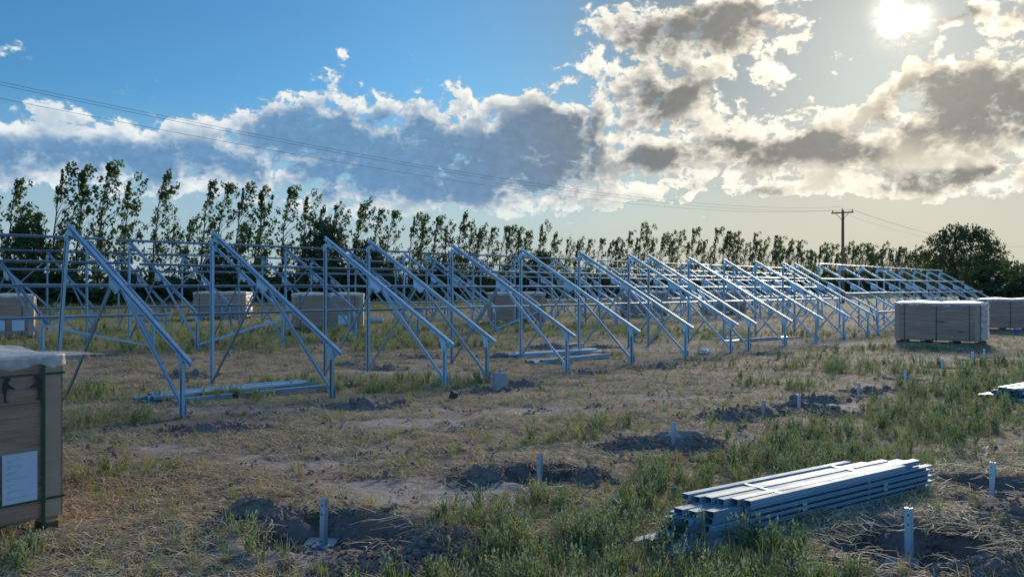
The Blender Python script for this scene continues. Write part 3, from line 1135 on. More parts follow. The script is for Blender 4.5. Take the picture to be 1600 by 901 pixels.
def low_stack(label, pa, pb, n, layers, zg=0.0, extra=(), grp=None, off=.112):
    global st
    a, b = np.array(g_at(*pa, zg)), np.array(g_at(*pb, zg))
    hd_ = math.atan2(b[1] - a[1], b[0] - a[0])
    L = float(np.hypot(*(b - a)))
    st = thing('channel_stack', label, 'steel stack', (a[0], a[1], tz(*a) + .002), hd_, grp)
    for lv in range(layers):
        for k in range(n - lv):
            lay('channel', L * rs.uniform(.93, 1.03), rs.uniform(-.22, .16), off * k + .04 * lv + rs.uniform(-.006, .006), .024 + .043 * lv + rs.uniform(0, .012), False, mt=M_ZINC, tw=rs.uniform(-13, 13))
    for (x, y, z, l, r_) in extra:
        o = lay('channel', l, x, y, z, False)
        o.rotation_euler = (0, 0, r_)
    return st


low_stack('flat pile of blue grey channels lying behind the second front frame', (250, 631), (500, 606), 6, 2, extra=[(.1, -.20, .024, 3.4, .02), (.15, -.33, .024, 2.6, -.03), (.15, -.33, .067, 2.6, -.02)])
low_stack('pile of channels with square ends, left of two piles under the fifth front frame', (806, 558), (940, 550), 5, 2)
low_stack('bright lower pile of channels, right of two piles under the fifth front frame', (842, 568), (956, 557), 5, 1, extra=[(.1, .02, .068, 2.6, .01)])
low_stack('long thin pile of pale channels under the far front frames', (1150, 534), (1248, 527), 4, 1, extra=[(.2, -.02, .068, 2.2, .02)])
low_stack('single pale channel on the ground under the far front frames, left of a pile', (1113, 530), (1178, 526), 1, 1)
low_stack('short pale channel lying behind the front row by a soil mound', (880, 543), (912, 540), 2, 1)
low_stack('stack of channels at the right edge standing in tall grass', (1598, 628), (1735, 602), 6, 4)

# ------------------------------------------------------------------ block, brick and litter
x, y = g_at(780, 606)
t = thing('concrete_block', 'small grey concrete block standing upright by a front foot', 'block', (x, y, tz(x, y)), .35)
m = MB()
bm = bmesh.new(); bmesh.ops.create_cube(bm, size=1.0); bmesh.ops.bevel(bm, geom=bm.edges[:], offset=.03, segments=2, affect='EDGES'); bm.verts.index_update()
m.add([(v.co.x * .20, v.co.y * .17, v.co.z * .26 + .11) for v in bm.verts], [[v.index for v in f.verts] for f in bm.faces]); bm.free()
part('block_body', m.mesh('block_body', M_CONC), t)
m = MB(); m.box((.01, 0, .246), (.16, .13, .012)); m.box((.04, .05, .268), (.03, .03, .05))
part('steel_cap', m.mesh('steel_cap', M_ZINC2), t)
x, y = g_at(708, 624)
m = MB(); m.box((0, 0, 0), (.08, .09, .15), Matrix.Rotation(.3, 3, 'X') @ Matrix.Rotation(.3, 3, 'Y'))
o = bpy.data.objects.new('brick', m.mesh('brick', M_STONE)); COL.objects.link(o); o.location = (x, y, tz(x, y) + .05); o.rotation_euler = (0, 0, .5)
tag(o, 'dark red brick stuck upright in soil left of the concrete block', 'brick')


def bag(px, py, lab, s=.22, mt=None, zg=0.0):
    x, y = g_at(px, py, zg)
    mb = MB()
    rs_ = random.Random(px)
    for q in range(3):
        lump(mb, (rs_.uniform(-s, s) * .5, rs_.uniform(-s, s) * .4, s * .25), s * rs_.uniform(.4, .65), px + q, 2)
    o = bpy.data.objects.new('plastic_bag', mb.mesh('plastic_bag', mt or M_BAG, True)); COL.objects.link(o); o.location = (x, y, tz(x, y))
    tag(o, lab, 'plastic bag')


bag(454, 527, 'crumpled white plastic bag on grass before the middle carton', .2, None, .2)
bag(592, 503, 'crumpled white plastic scraps in grass right of the middle carton', .35, None, .24)
bag(1098, 552, 'pale plastic scrap beside a front foot of the front row', .18)
bag(1588, 519, 'blue plastic bundle on the ground before the rightmost carton', .2, M_BLUEP)


# ------------------------------------------------------------------ cartons on pallets
def person_print(mb, sgn, x0, z0, h, y):
    """flat printed figure lifting, seen from the side"""
    body = [(-.10, 0), (.06, 0), (.06, .05), (-.02, .06), (.0, .30), (.02, .48), (.10, .50), (.30, .44), (.30, .50), (.10, .62), (.04, .74), (.12, .80), (.12, .92), (.02, .97), (-.08, .92), (-.08, .80), (-.14, .70), (-.16, .45), (-.10, .25)]
    n = len(body)
    vs = [(x0 + sgn * a * h, y, z0 + b * h) for a, b in body] + [(x0 + sgn * a * h, y - .001, z0 + b * h) for a, b in body]
    mb.add(vs, [tuple(range(n)), tuple(range(2 * n - 1, n - 1, -1))] + [(i, (i + 1) % n, n + (i + 1) % n, n + i) for i in range(n)])


def dome_top(L, W, z, rise, drape, halves, rs_, nx=26, ny=14, ext=.02):
    """film over the top: two bulging pillows, ruffled skirt hanging down the sides"""
    mb = MB()
    us = np.linspace(-L / 2 - ext, L / 2 + ext, nx)
    vs_ = np.linspace(-W / 2 - ext, W / 2 + ext, ny)
    grid = []
    for v in vs_:
        row = []
        for u in us:
            fu = (u + L / 2) / L
            k = (fu * halves) % 1.0
            if fu <= 0 or fu >= 1:
                k = 0
            fv = min(max((v + W / 2) / W, 0), 1)
            hgt = rise * (max(0, math.sin(math.pi * k)) ** .6) * (max(0, math.sin(math.pi * fv)) ** .45)
            row.append((u, v, z + .006 + hgt + rs_.uniform(-.004, .004)))
        grid.append(row)
    nb = len(grid)
    pts = [p for r_ in grid for p in r_]
    fs = [(j * nx + i, j * nx + i + 1, (j + 1) * nx + i + 1, (j + 1) * nx + i) for j in range(nb - 1) for i in range(nx - 1)]
    mb.add(pts, fs)
    loop = [(i, 0) for i in range(nx)] + [(nx - 1, j) for j in range(1, ny)] + [(i, ny - 1) for i in range(nx - 2, -1, -1)] + [(0, j) for j in range(ny - 2, 0, -1)]
    sk = []
    for (i, j) in loop:
        p = grid[j][i]
        sk.append(p)
    n = len(sk)
    low = [(p[0] * 1.004 + rs_.uniform(-.006, .006), p[1] * 1.008 + rs_.uniform(-.006, .006), p[2] - drape * rs_.uniform(.55, 1.15)) for p in sk]
    mb.add(sk + low, [(i, (i + 1) % n, n + (i + 1) % n, n + i) for i in range(n)])
    return mb


def carton(label, cx, cy, hdg, zg=None, H=1.22, L=2.32, W=1.13, labels=None, crinkle_end=False, near=False, strap=None, seed=1, rise=.05, front_print=False):
    rs_ = random.Random(seed)
    z0 = tz(cx, cy) if zg is None else zg
    t = thing('carton_pallet', label, 'carton', (cx, cy, z0), hdg, 'wrapped module cartons on pallets')
    ph = .13
    m = MB()
    for y in (-W / 2 + .05, 0, W / 2 - .05):
        for x in (-L / 2 + .08, -L / 6, L / 6, L / 2 - .08):
            m.box((x, y, ph * .5 - .015), (.12, .095, ph - .05))
    part('pallet_block', m.mesh('pallet_block', M_PALD), t)
    m = MB()
    for y in (-W / 2 + .06, -.27, 0, .27, W / 2 - .06):
        m.box((0, y, ph - .012), (L - .02, .10, .020))
    for y in (-W / 2 + .05, 0, W / 2 - .05):
        m.box((0, y, .012), (L - .02, .098, .018))
    part('pallet_board', m.mesh('pallet_board', M_PALLET), t)
    for s in (-1, 1):
        m = MB()
        bm = bmesh.new(); bmesh.ops.create_cube(bm, size=1.0)
        for v in bm.verts:
            v.co = Vector((v.co.x * (L / 2 - .008), v.co.y * W, v.co.z * (H - ph)))
        bmesh.ops.bevel(bm, geom=bm.edges[:], offset=.012, segments=2, affect='EDGES'); bm.verts.index_update()
        m.add([(v.co.x + s * L / 4, v.co.y, v.co.z + (H + ph) / 2) for v in bm.verts], [[v.index for v in f.verts] for f in bm.faces]); bm.free()
        part('carton_box', m.mesh('carton_box', M_CARD), t)
    for sx in (-1, 1):
        for sy in (-1, 1):
            m = MB()
            m.box((sx * (L / 2 - .055), sy * (W / 2 + .004), (H + ph) / 2), (.13, .012, H - ph - .006))
            m.box((sx * (L / 2 + .004), sy * (W / 2 - .055), (H + ph) / 2), (.012, .13, H - ph - .010))
            part('edge_board', m.mesh('edge_board', M_EDGE), t)
    m = MB()
    z1, z2 = .10, H + .003
    ex = .014
    c4 = [(-L / 2 - ex, -W / 2 - ex), (L / 2 + ex, -W / 2 - ex), (L / 2 + ex, W / 2 + ex), (-L / 2 - ex, W / 2 + ex)]
    m.add([(a, b, z1) for a, b in c4] + [(a, b, z2) for a, b in c4], [(i, (i + 1) % 4, 4 + (i + 1) % 4, 4 + i) for i in range(4)])
    part('stretch_wrap', m.mesh('stretch_wrap', M_WRAP), t)
    part('top_film', dome_top(L, W, H, rise, .10, 2, rs_).mesh('top_film', M_FILM, True), t)
    if crinkle_end:
        m = MB()
        ny_, nz_ = 10, 16
        pts = []
        for j in range(nz_):
            for i in range(ny_):
                pts.append((L / 2 + .03 + rs_.uniform(0, .03), -W / 2 - .02 + (W + .04) * i / (ny_ - 1), ph + (H + .02 - ph) * j / (nz_ - 1)))
        m.add(pts, [(j * ny_ + i, j * ny_ + i + 1, (j + 1) * ny_ + i + 1, (j + 1) * ny_ + i) for j in range(nz_ - 1) for i in range(ny_ - 1)])
        part('crinkled_film', m.mesh('crinkled_film', M_CRINK), t)
    sm = strap or M_STRAPD
    for x in (-L / 2 + .27, 0.0, L / 2 - .27):
        m = MB()
        m.box((x, -W / 2 - .018, (H + .06) / 2), (.018, .004, H - .06)); m.box((x, W / 2 + .018, (H + .06) / 2), (.018, .004, H - .06))
        part('strap', m.mesh('strap', sm), t)
    if near:
        for z in (.26, H - .12):
            m = MB()
            for s in (-1, 1):
                m.box((0, s * (W / 2 + .021), z), (L + .03, .004, .014)); m.box((s * (L / 2 + .021), 0, z), (.004, W + .04, .014))
            part('strap', m.mesh('strap', sm), t)
    for (lx, lz, lw, lh, face) in labels or []:
        m = MB(); m.box((0, 0, 0), (lw, .002, lh))
        if face == 'front':
            lb = part('paper_label', m.mesh('paper_label', M_PAPER), t, (lx, -W / 2 - .0215, lz))
        else:
            lb = part('paper_label', m.mesh('paper_label', M_PAPER), t, (L / 2 + .0215, lx, lz), (0, 0, R(90)))
        m = MB()
        rs2 = random.Random(9)
        for q in range(7):
            wd_ = lw * rs2.uniform(.25, .6)
            m.box((lw * -.12 + (wd_ - lw * .5) * .3, 0, lh * (.38 - .125 * q)), (wd_, .001, lh * .014))
            m.box((lw * -.32, 0, lh * (.38 - .125 * q) - lh * .03), (lw * .12, .001, lh * .022))
        part('print_line', m.mesh('print_line', M_GINK), lb, (0, -.0016, 0))
    if front_print:
        m = MB(); m.box((0, 0, 0), (.24, .001, .05)); m.box((.55, 0, -.28), (.16, .001, .03))
        part('print_mark', m.mesh('print_mark', M_RINK), t, (.1, -W / 2 - .008, .66))
    return t


def carton_at(label, corner_px, zg, hdg, which, **kw):
    """put one bottom corner of the near face where the photograph has it"""
    x, y = g_at(corner_px[0], corner_px[1], zg)
    L, W = kw.get('L', 2.32), kw.get('W', 1.13)
    lx = L / 2 if which == 'r' else -L / 2
    ly = -W / 2
    c_, s_ = math.cos(hdg), math.sin(hdg)
    cx, cy = x - (lx * c_ - ly * s_), y - (lx * s_ + ly * c_)
    return carton(label, cx, cy, hdg, zg=tz(cx, cy), **kw)


# near carton at the left edge: its short end faces the camera
hl = math.atan2(.83, .557)
ex_, ey_ = -3.02, 6.14
Lc, Wc = 2.32, 1.13
# long side runs away to the left; the end face (local +x) looks at the camera
hdl = hl - math.pi / 2
c_, s_ = math.cos(hdl), math.sin(hdl)
cx, cy = ex_ - (Lc / 2 * c_ - Wc / 2 * s_), ey_ - (Lc / 2 * s_ + Wc / 2 * c_)
near = carton('brown wrapped carton at the left edge with green straps and white plastic sheet', cx, cy, hdl, zg=-.01, H=1.20, near=True, strap=M_STRAP, seed=3,
              labels=[(.285, .425, .225, .32, 'end')], rise=.035)
m = MB()
m.box((Lc / 2 + .019, Wc / 2 - .125, .63), (.004, .022, 1.12))
part('strap', m.mesh('strap', M_STRAP), near)
m = MB(); person_print(m, -1, 0, 0, .175, 0)
part('lifting_pictogram', m.mesh('lifting_pictogram', M_INK), near, (Lc / 2 + .0215, .40, .915), (0, 0, R(90)))
m = MB(); person_print(m, 1, 0, 0, .175, 0)
part('lifting_pictogram', m.mesh('lifting_pictogram', M_INK), near, (Lc / 2 + .0215, .20, .915), (0, 0, R(90)))
m = MB(); m.box((0, 0, 0), (.50, .001, .004))
part('print_line', m.mesh('print_line', M_INK), near, (Lc / 2 + .0215, .2, .895), (0, 0, R(90)))
# loose sheet over the top, lifted at the corner
m = MB()
nx, ny = 16, 12
pts = []
rs5 = random.Random(8)
for j in range(ny):
    for i in range(nx):
        fu, fv = i / (nx - 1), j / (ny - 1)
        x_ = Lc / 2 - .95 + 1.0 * fu
        y_ = -Wc / 2 - .02 + (Wc + .04) * fv
        z_ = 1.222 + .07 * (1 - fu) * math.sin(math.pi * min(1, fv * 1.05)) + .012 * math.sin(9 * fu + 5 * fv) + rs5.uniform(-.004, .004)
        if fu > .93:
            z_ -= .10 * (1 - .6 * fv) * (.7 + .3 * math.sin(17 * fv))
        if fv > .92 and fu > .5:
            z_ -= .05 * (fu - .5)
            y_ += .27 * max(0, (fu - .62)) / .38
            x_ += .05 * max(0, fu - .7)
        pts.append((x_, y_, z_))
m.add(pts, [(j * nx + i, j * nx + i + 1, (j + 1) * nx + i + 1, (j + 1) * nx + i) for j in range(ny - 1) for i in range(nx - 1)])
part('loose_sheet', m.mesh('loose_sheet', M_FILM, True), near)

carton_at('brown wrapped carton on a pallet before the far right end of the front row', (1531, 538.5), 0.0, R(-37), 'r', crinkle_end=True, seed=5, rise=.05, near=False, front_print=True)
carton_at('rightmost brown carton, half cut by the picture edge', (1527, 515), 0.0, R(-37), 'l', seed=6)
carton_at('wrapped carton with white labels at the far left behind the near frames', (52, 531), .22, R(24), 'r', seed=7, labels=[(-.75, .42, .30, .32, 'front'), (.30, .42, .36, .32, 'front'), (.80, .42, .30, .32, 'front')])
carton_at('carton with a crinkled pale end behind the second front frame', (383, 498), .24, R(1), 'r', crinkle_end=True, seed=8)
carton_at('carton with white top film behind the frames left of the centre', (567, 515), .24, R(7), 'r', seed=9, labels=[(.55, .35, .4, .3, 'front')], front_print=True)
carton_at('carton beyond the frames near the centre, in front of the hedge', (852, 504), .24, R(0), 'r', seed=10)
carton_at('small far carton behind the frames right of centre', (1043, 493), .24, R(-6), 'r', seed=11)
carton_at('farthest carton, almost hidden behind the frames right of centre', (1166, 489), .24, R(-10), 'r', seed=12)

# ------------------------------------------------------------------ power line
PD = du(0, 1)
pole_xy = [(31.7, 88.0)]
span = 98.0
for k in (1, -1):
    pole_xy.append((31.7 + ST * .98 * span * k, 88.0 + CT * span * k))
PH = 9.0


def insul(mb, p):
    for z, r_ in ((0, .05), (.04, .075), (.07, .045), (.11, .07), (.15, .035)):
        pass
    mb.tube([(p[0], p[1], p[2] + z) for z in (0, .05, .06, .12, .13, .2)], [.03, .03, .07, .06, .04, .035], 8)


tops = []
for k, (x, y) in enumerate(pole_xy):
    tops.append([(x - CT * q, y + ST * q, PH + dz_) for q, dz_ in ((-.93, .02), (.05, .34), (.93, .02))])
x, y = pole_xy[0]
t = thing('utility_pole', 'brown timber pole with a crossarm rising above the poplars at right', 'utility pole', (x, y, 0), math.atan2(ST, -CT))
m = MB(); m.tube([(0, 0, -.2), (0, 0, 4), (0, 0, PH + .1)], [.19, .16, .12], 10); part('pole_shaft', m.mesh('pole_shaft', M_POLE, True), t)
m = MB(); m.box((0, .12, PH - .12), (2.1, .10, .13)); part('crossarm', m.mesh('crossarm', M_POLE), t)
for s in (-1, 1):
    m = MB(); m.tube([(s * .62, .18, PH - .16), (s * .04, .16, PH - .85)], .025, 6); part('arm_strut', m.mesh('arm_strut', M_POLE), t)
for q, dz_ in ((-.93, -.05), (.05, .10), (.93, -.05)):
    m = MB(); insul(m, (q, .12 if abs(q) > .5 else 0, PH + dz_)); part('insulator', m.mesh('insulator', M_INSUL, True), t)
wl = ['upper wire', 'middle wire', 'lower wire']
for k in range(3):
    m = MB()
    pts = []
    for (a, b, sag) in ((tops[2][k], tops[0][k], 2.15), (tops[0][k], tops[1][k], 1.3)):
        for i in range(40):
            f = i / 39
            z_ = a[2] + (b[2] - a[2]) * f - sag * 4 * f * (1 - f) + .12
            pts.append((a[0] + (b[0] - a[0]) * f, a[1] + (b[1] - a[1]) * f, z_))
    m.tube(pts, .0068, 5)
    o = bpy.data.objects.new('power_wire', m.mesh('power_wire', M_WIRE)); COL.objects.link(o)
    tag(o, ['near outer wire of three running down across the sky to the crossarm', 'middle wire of three, carried on the pole top', 'far outer wire of three running down across the sky to the crossarm'][k], 'wire', 'power wires')


# ------------------------------------------------------------------ trees
def leafy(mb, c, r, n, size, rs_, squash=1.0):
    for _ in range(n):
        v = Vector((rs_.gauss(0, 1), rs_.gauss(0, 1), rs_.gauss(0, 1)))
        v = v.normalized() * r * rs_.random() ** .45
        p = Vector(c) + Vector((v.x, v.y, v.z * squash))
        a = Vector((rs_.gauss(0, 1), rs_.gauss(0, 1), rs_.gauss(0, 1))).normalized()
        b = a.orthogonal().normalized()
        b = (b * math.cos(rs_.random() * 6.28) + a.cross(b) * math.sin(rs_.random() * 6.28))
        s = size * rs_.uniform(.7, 1.3)
        mb.add([p - a * s * .6, p + b * s * .42, p + a * s * .6, p - b * s * .42], [(0, 1, 2, 3)])


def poplar(seed, dn=1.0):
    rs_ = random.Random(seed)
    H = 9.0
    tr, cr = MB(), MB()
    lean = rs_.uniform(.45, 1.0)
    pts, rad = [], []
    for i in range(10):
        f = i / 9
        pts.append(Vector((lean * f * f + rs_.uniform(-.06, .06), rs_.uniform(-.06, .06), -.1 + H * .985 * f)))
        rad.append(.085 * (1 - f) + .010)
    tr.tube(pts, rad, 6)

    def trunk(z):
        f = max(0, min(.999, (z + .1) / (H * .985))) * 9
        i = int(f)
        return pts[i].lerp(pts[i + 1], f - i)
    z = 1.0
    while z < H - .35:
        f = z / H
        side = rs_.uniform(-.75, .75) if rs_.random() < .74 else math.pi + rs_.uniform(-.8, .8)
        tilt = rs_.uniform(.50, .85) - .25 * f
        L = (2.1 * (1 - f) ** .75 + .42) * rs_.uniform(.55, 1.15) * (1.2 if abs(side) < 1 else .62)
        d0 = Vector((math.cos(side) * math.sin(tilt), math.sin(side) * math.sin(tilt), math.cos(tilt)))
        b = trunk(z)
        mid = b + d0 * L * .5
        end = b + d0 * L + Vector((.40 * L, 0, .05 * L))
        tr.tube([b, mid, end], [.028 * (1 - f) + .010, .016, .006], 4, False)
        if rs_.random() < .90:
            for q in ((.25, .5, .75, 1.0) if f < .5 else (.45, .72, 1.0)):
                if rs_.random() < .78 * dn:
                    p = b.lerp(end, q)
                    leafy(cr, p, .17 + .13 * (1 - f) + .06 * q, int(rs_.uniform(10, 17)), .20, rs_, 1.2)
        z += rs_.uniform(.14, .30)
    for k in range(7):
        zz = H - .15 - .28 * k
        leafy(cr, trunk(zz) + Vector((.07 * k * rs_.random(), 0, 0)), .13 + .034 * k, 11 + 2 * k, .18, rs_, 1.4)
    for k in range(16):
        leafy(cr, trunk(rs_.uniform(.6, 4.2)) + Vector((rs_.uniform(-.7, .9), rs_.uniform(-.6, .6), 0)), .42, 16, .19, rs_)
    return tr.mesh('trunk', M_BARK), cr.mesh('crown', M_POPLAR)


POP = [poplar(500 + k, (.80, .68, .88)[k % 3]) for k in range(9)]
POPF = [poplar(600 + k, .52) for k in range(7)]
DT = 54.5


def seg_label(px, kind_):
    if kind_ == 'poplar':
        if px < 1120:
            return 'small distant poplar in the tight line behind the middle of the front row'
        if px < 1316:
            return 'small distant poplar in the line left of the utility pole'
        if px < 1450:
            return 'far small poplar between the utility pole and the large round tree'
        return 'farthest tiny poplar at the right edge behind the large round tree'
    if px < 0:
        return 'dark shrub continuing the hedge beyond the left edge'
    if px < 310:
        return 'dark shrub at the foot of the tallest poplars at the left'
    if px < 700:
        return 'dark shrub at the foot of the poplars left of the centre'
    if px < 1100:
        return 'dark shrub under the small poplars right of the centre'
    if px < 1320:
        return 'distant dark shrub in the hedge left of the utility pole'
    return 'distant dark shrub in the hedge right of the utility pole'


def set_tree(name, meshes, x, y, z, s, rz, lab, cat, grp, sz=None):
    t = thing(name, lab, cat, (x, y, z), rz, grp)
    t.scale = (s, s, sz or s)
    part('trunk', meshes[0], t)
    part('crown', meshes[1], t)
    return t


def u_of_px(px, d):
    zz = (d / CT) * F / (1965.3 - px)
    return (zz - d * ST) / CT


rp = random.Random(77)
# the tall ones at the left, one by one, as they stand against the sky: px, top py
TALL = [(8, 277), (40, 330), (80, 262), (118, 260), (152, 256), (190, 278), (236, 270), (262, 350), (286, 340), (312, 279), (336, 284), (366, 292), (402, 293), (438, 294), (470, 303),
        (487, 325), (512, 316), (552, 315), (580, 324), (601, 327), (637, 337), (655, 336), (674, 340), (692, 350), (711, 333), (728, 352), (741, 354), (758, 353), (778, 352), (787, 356), (806, 356), (816, 362), (841, 348), (855, 365), (880, 371), (896, 374), (912, 372), (930, 371), (946, 378), (959, 372)]
names = {}
for i, (px, py) in enumerate(TALL):
    u = u_of_px(px, DT)
    x, y = du(DT, u)
    px_h = (450 - py) / F * y + CAMH - .24
    kind_ = 'tall wind-bent poplar' if py < 300 else ('slim poplar' if py < 345 else 'short slim poplar')
    names[kind_] = names.get(kind_, 0) + 1
    lab = '%s, %s from the left of that height in the windbreak' % (kind_, nth(names[kind_]))
    set_tree('poplar_tree', POP[i % len(POP)], x, y, .24, px_h / 9.0 * rp.uniform(.9, 1.05), rp.uniform(-.5, .5), lab, 'poplar', 'poplars in the windbreak behind the rows', px_h / 9.0)
for u in np.arange(u_of_px(-520, DT), u_of_px(-15, DT), 2.3):
    x, y = du(DT, u + rp.uniform(-.5, .5))
    h = rp.uniform(7.8, 9.6)
    set_tree('poplar_tree', POP[rp.randrange(len(POP))], x, y, .24, h / 9, rp.uniform(-.5, .5), 'tall poplar continuing the windbreak beyond the left edge', 'poplar', 'poplars in the windbreak behind the rows', h / 9)
# a second, lower rank of younger poplars fills between them
u = u_of_px(-520, DT + 2.2)
while u < u_of_px(960, DT + 2.2):
    x, y = du(DT + 2.2 + rp.uniform(-.5, .5), u)
    s_ = rp.uniform(.42, .72) * (.8 + .2 * math.sin(u * .35))
    set_tree('poplar_tree', POP[rp.randrange(len(POP))], x, y, .24, s_ * 1.25, rp.uniform(-.6, .6), 'younger lower poplar filling between the taller ones left of the centre', 'poplar', 'poplars in the windbreak behind the rows', s_)
    u += rp.uniform(1.2, 2.6)
# the rest of the line thins into the distance
u = u_of_px(968, DT)
rest = []
while u < 420:
    x, y = du(DT + rp.uniform(-.4, .4), u)
    if 800 + F * x / y < 1650:
        h = rp.uniform(6.6, 9.2)
        if 150 < u < 320:
            h *= 1.06
        rest.append((x, y, h))
    u += rp.uniform(.95, 1.65)
for i, (x, y, h) in enumerate(rest):
    s = h / 9.0
    set_tree('poplar_tree', POPF[rp.randrange(len(POPF))], x, y, .24, s * rp.uniform(.85, 1.15), rp.uniform(-.6, .6), seg_label(800 + F * x / y, 'poplar'), 'poplar', 'poplars in the windbreak behind the rows', s)


def bush(seed, w_, h_, n, size, mt, lobes=9, trunkh=.4):
    rs_ = random.Random(seed)
    tr, cr = MB(), MB()
    for k in range(6):
        a = rs_.uniform(0, 6.28)
        tr.tube([(rs_.uniform(-.1, .1), rs_.uniform(-.1, .1), -.1), (math.cos(a) * w_ * .14, math.sin(a) * w_ * .14, h_ * .35), (math.cos(a) * w_ * .3, math.sin(a) * w_ * .3, h_ * .75)], [.03 * h_, .02 * h_, .004 * h_], 5, False)
    for k in range(lobes):
        a = rs_.uniform(0, 6.28)
        rr = rs_.uniform(.1, .36) * w_
        hz = rs_.uniform(.22, .78) * h_
        rad = rs_.uniform(.17, .30) * h_ * (1.1 - .4 * hz / h_)
        leafy(cr, (math.cos(a) * rr, math.sin(a) * rr, hz), rad, int(n / lobes * .8), size, rs_)
    for k in range(int(n * .2 / 10)):
        a = rs_.uniform(0, 6.28)
        f = rs_.uniform(.1, 1.02)
        rr = .5 * w_ * math.sqrt(max(0, 1 - (abs(f - .45) / .58) ** 2.2)) * rs_.uniform(.8, 1.08)
        leafy(cr, (math.cos(a) * rr, math.sin(a) * rr, f * h_), .09 * h_ * rs_.uniform(.6, 1.3), 10, size * .9, rs_)
    return tr.mesh('stem', M_BARK), cr.mesh('foliage', mt)


BUSH = [bush(900 + k, 3.2, 2.6, 2000, .21, M_SHRUB) for k in range(5)]
rb_ = random.Random(31)
u = u_of_px(-520, 51.5)
nb_ = 0
while u < 330:
    x, y = du(51.5 + rb_.uniform(-1.0, 1.2), u)
    pxx = 800 + F * x / y
    if -560 < pxx < 1640:
        big = 1.0 + .7 * (rb_.random() ** 2)
        if 300 < pxx < 1420:
            big *= 1.12
        t = thing('windbreak_shrub', seg_label(pxx, 'shrub'), 'shrub', (x, y, .22), rb_.uniform(0, 6.28), 'dark shrubs along the foot of the poplars')
        t.scale = (big * 1.15, big * 1.15, big * rb_.uniform(.62, .98))
        bm_ = BUSH[rb_.randrange(5)]
        part('stem', bm_[0], t); part('foliage', bm_[1], t)
        nb_ += 1
    u += rb_.uniform(2.0, 3.2) * (1 if u < 120 else 1.25)

def domed(seed, w_, h_, n, size):
    """broad dense crown: leaf clumps all through an uneven dome, on a few thick limbs"""
    rs_ = random.Random(seed)
    tr, cr = MB(), MB()
    for k in range(9):
        a = k * .7 + rs_.uniform(-.3, .3)
        rr = rs_.uniform(.15, .38) * w_
        tr.tube([(rs_.uniform(-.2, .2), rs_.uniform(-.2, .2), -.1), (math.cos(a) * rr * .4, math.sin(a) * rr * .4, h_ * .3), (math.cos(a) * rr, math.sin(a) * rr, h_ * rs_.uniform(.6, .9))], [.16, .11, .03], 6, False)
    for k in range(n // 16):
        a = rs_.uniform(0, 6.28)
        f = rs_.random()
        edge = .5 * w_ * math.sqrt(max(0.02, 1 - (abs(f - .36) / .66) ** 2.0)) * (1 + .13 * math.sin(3 * a + 1.3) + .10 * math.sin(7 * a + 9 * f))
        rr = edge * rs_.random() ** .38
        top = h_ * (1 + .07 * math.sin(4 * a))
        leafy(cr, (math.cos(a) * rr, math.sin(a) * rr, .08 * h_ + f * top * .92), rs_.uniform(.25, .55), 16, size, rs_, 1.1)
    for k in range(60):                                      # sprigs standing out of the outline
        a, f = rs_.uniform(0, 6.28), rs_.uniform(.45, 1.0)
        edge = .5 * w_ * math.sqrt(max(0.0, 1 - (abs(f - .36) / .66) ** 2.0))
        leafy(cr, (math.cos(a) * edge * 1.05, math.sin(a) * edge * 1.05, h_ * (.12 + f * .92)), .22, 9, size * .85, rs_, 2.2)
    return tr.mesh('trunk', M_BARK), cr.mesh('crown', M_SHRUB)


RT = [domed(950 + k, 4.6, 6.0, 4600, .22) for k in range(2)]
# rounder, darker trees among the poplars

for i, (px, top, lab) in enumerate([(345, 385, 'low round dark tree behind the second front frame'), (508, 352, 'round dense tree rising dark beside the third front frame'),
                                    (575, 378, 'low dark tree behind the fourth front frame'), (45, 352, 'dense dark tree at the far left among the tall poplars'), (845, 395, 'dark round tree behind the sixth front frame')]):
    uu = u_of_px(px, DT - 1.5)
    x, y = du(DT - 1.5, uu)
    h = (450 - top) / F * y + CAMH - .24
    t = thing('round_tree', lab, 'tree', (x, y, .24), i * 1.3, 'dense round trees in the windbreak')
    t.scale = (h / 6 * .72, h / 6 * .72, h / 6)
    a, b = RT[i % 2]
    part('trunk', a, t); part('crown', b, t)

bt = domed(990, 10.0, 8.3, 13000, .22)
BX, BY = (1505 - 800) / F * 108, 108
t = thing('large_tree', 'large round dark tree standing alone at the right beyond the cartons', 'tree', (BX, BY, .2), .4)
part('trunk', bt[0], t); part('crown', bt[1], t)
for i, (px, dd, s, lab) in enumerate([(1565, 92, 1.5, 'low spreading bush right of the large tree'), (1598, 86, 1.3, 'low bush at the right edge beyond the cartons'), (1445, 118, 1.4, 'bush left of the large tree behind the far frames')]):
    t = thing('field_bush', lab, 'bush', ((px - 800) / F * dd, dd, .2), i, None)
    t.scale = (s * 1.3, s * 1.3, s)
    part('stem', BUSH[i][0], t); part('foliage', BUSH[i][1], t)


# ------------------------------------------------------------------ ground cover
def blade(mb, p, d, L, wd, bend, rs_, segs=3):
    up = Vector((0, 0, 1))
    side = Vector((-d.y, d.x, 0)).normalized()
    pts = []
    for i in range(segs + 1):
        f = i / segs
        q = p + d * (L * f * bend + L * .25 * bend * f * f) + up * (L * f * (1 - .45 * bend * f))
        pts.append((q, wd * (1 - f) ** .6))
    vs = []
    for q, w_ in pts[:-1]:
        vs += [q - side * w_ * .5, q + side * w_ * .5]
    vs.append(pts[-1][0])
    fs = [(2 * i, 2 * i + 1, 2 * i + 3, 2 * i + 2) for i in range(segs - 1)] + [(2 * segs - 2, 2 * segs - 1, 2 * segs)]
    mb.add(vs, fs)


def dirv2(a):
    return Vector((math.cos(a), math.sin(a), 0))


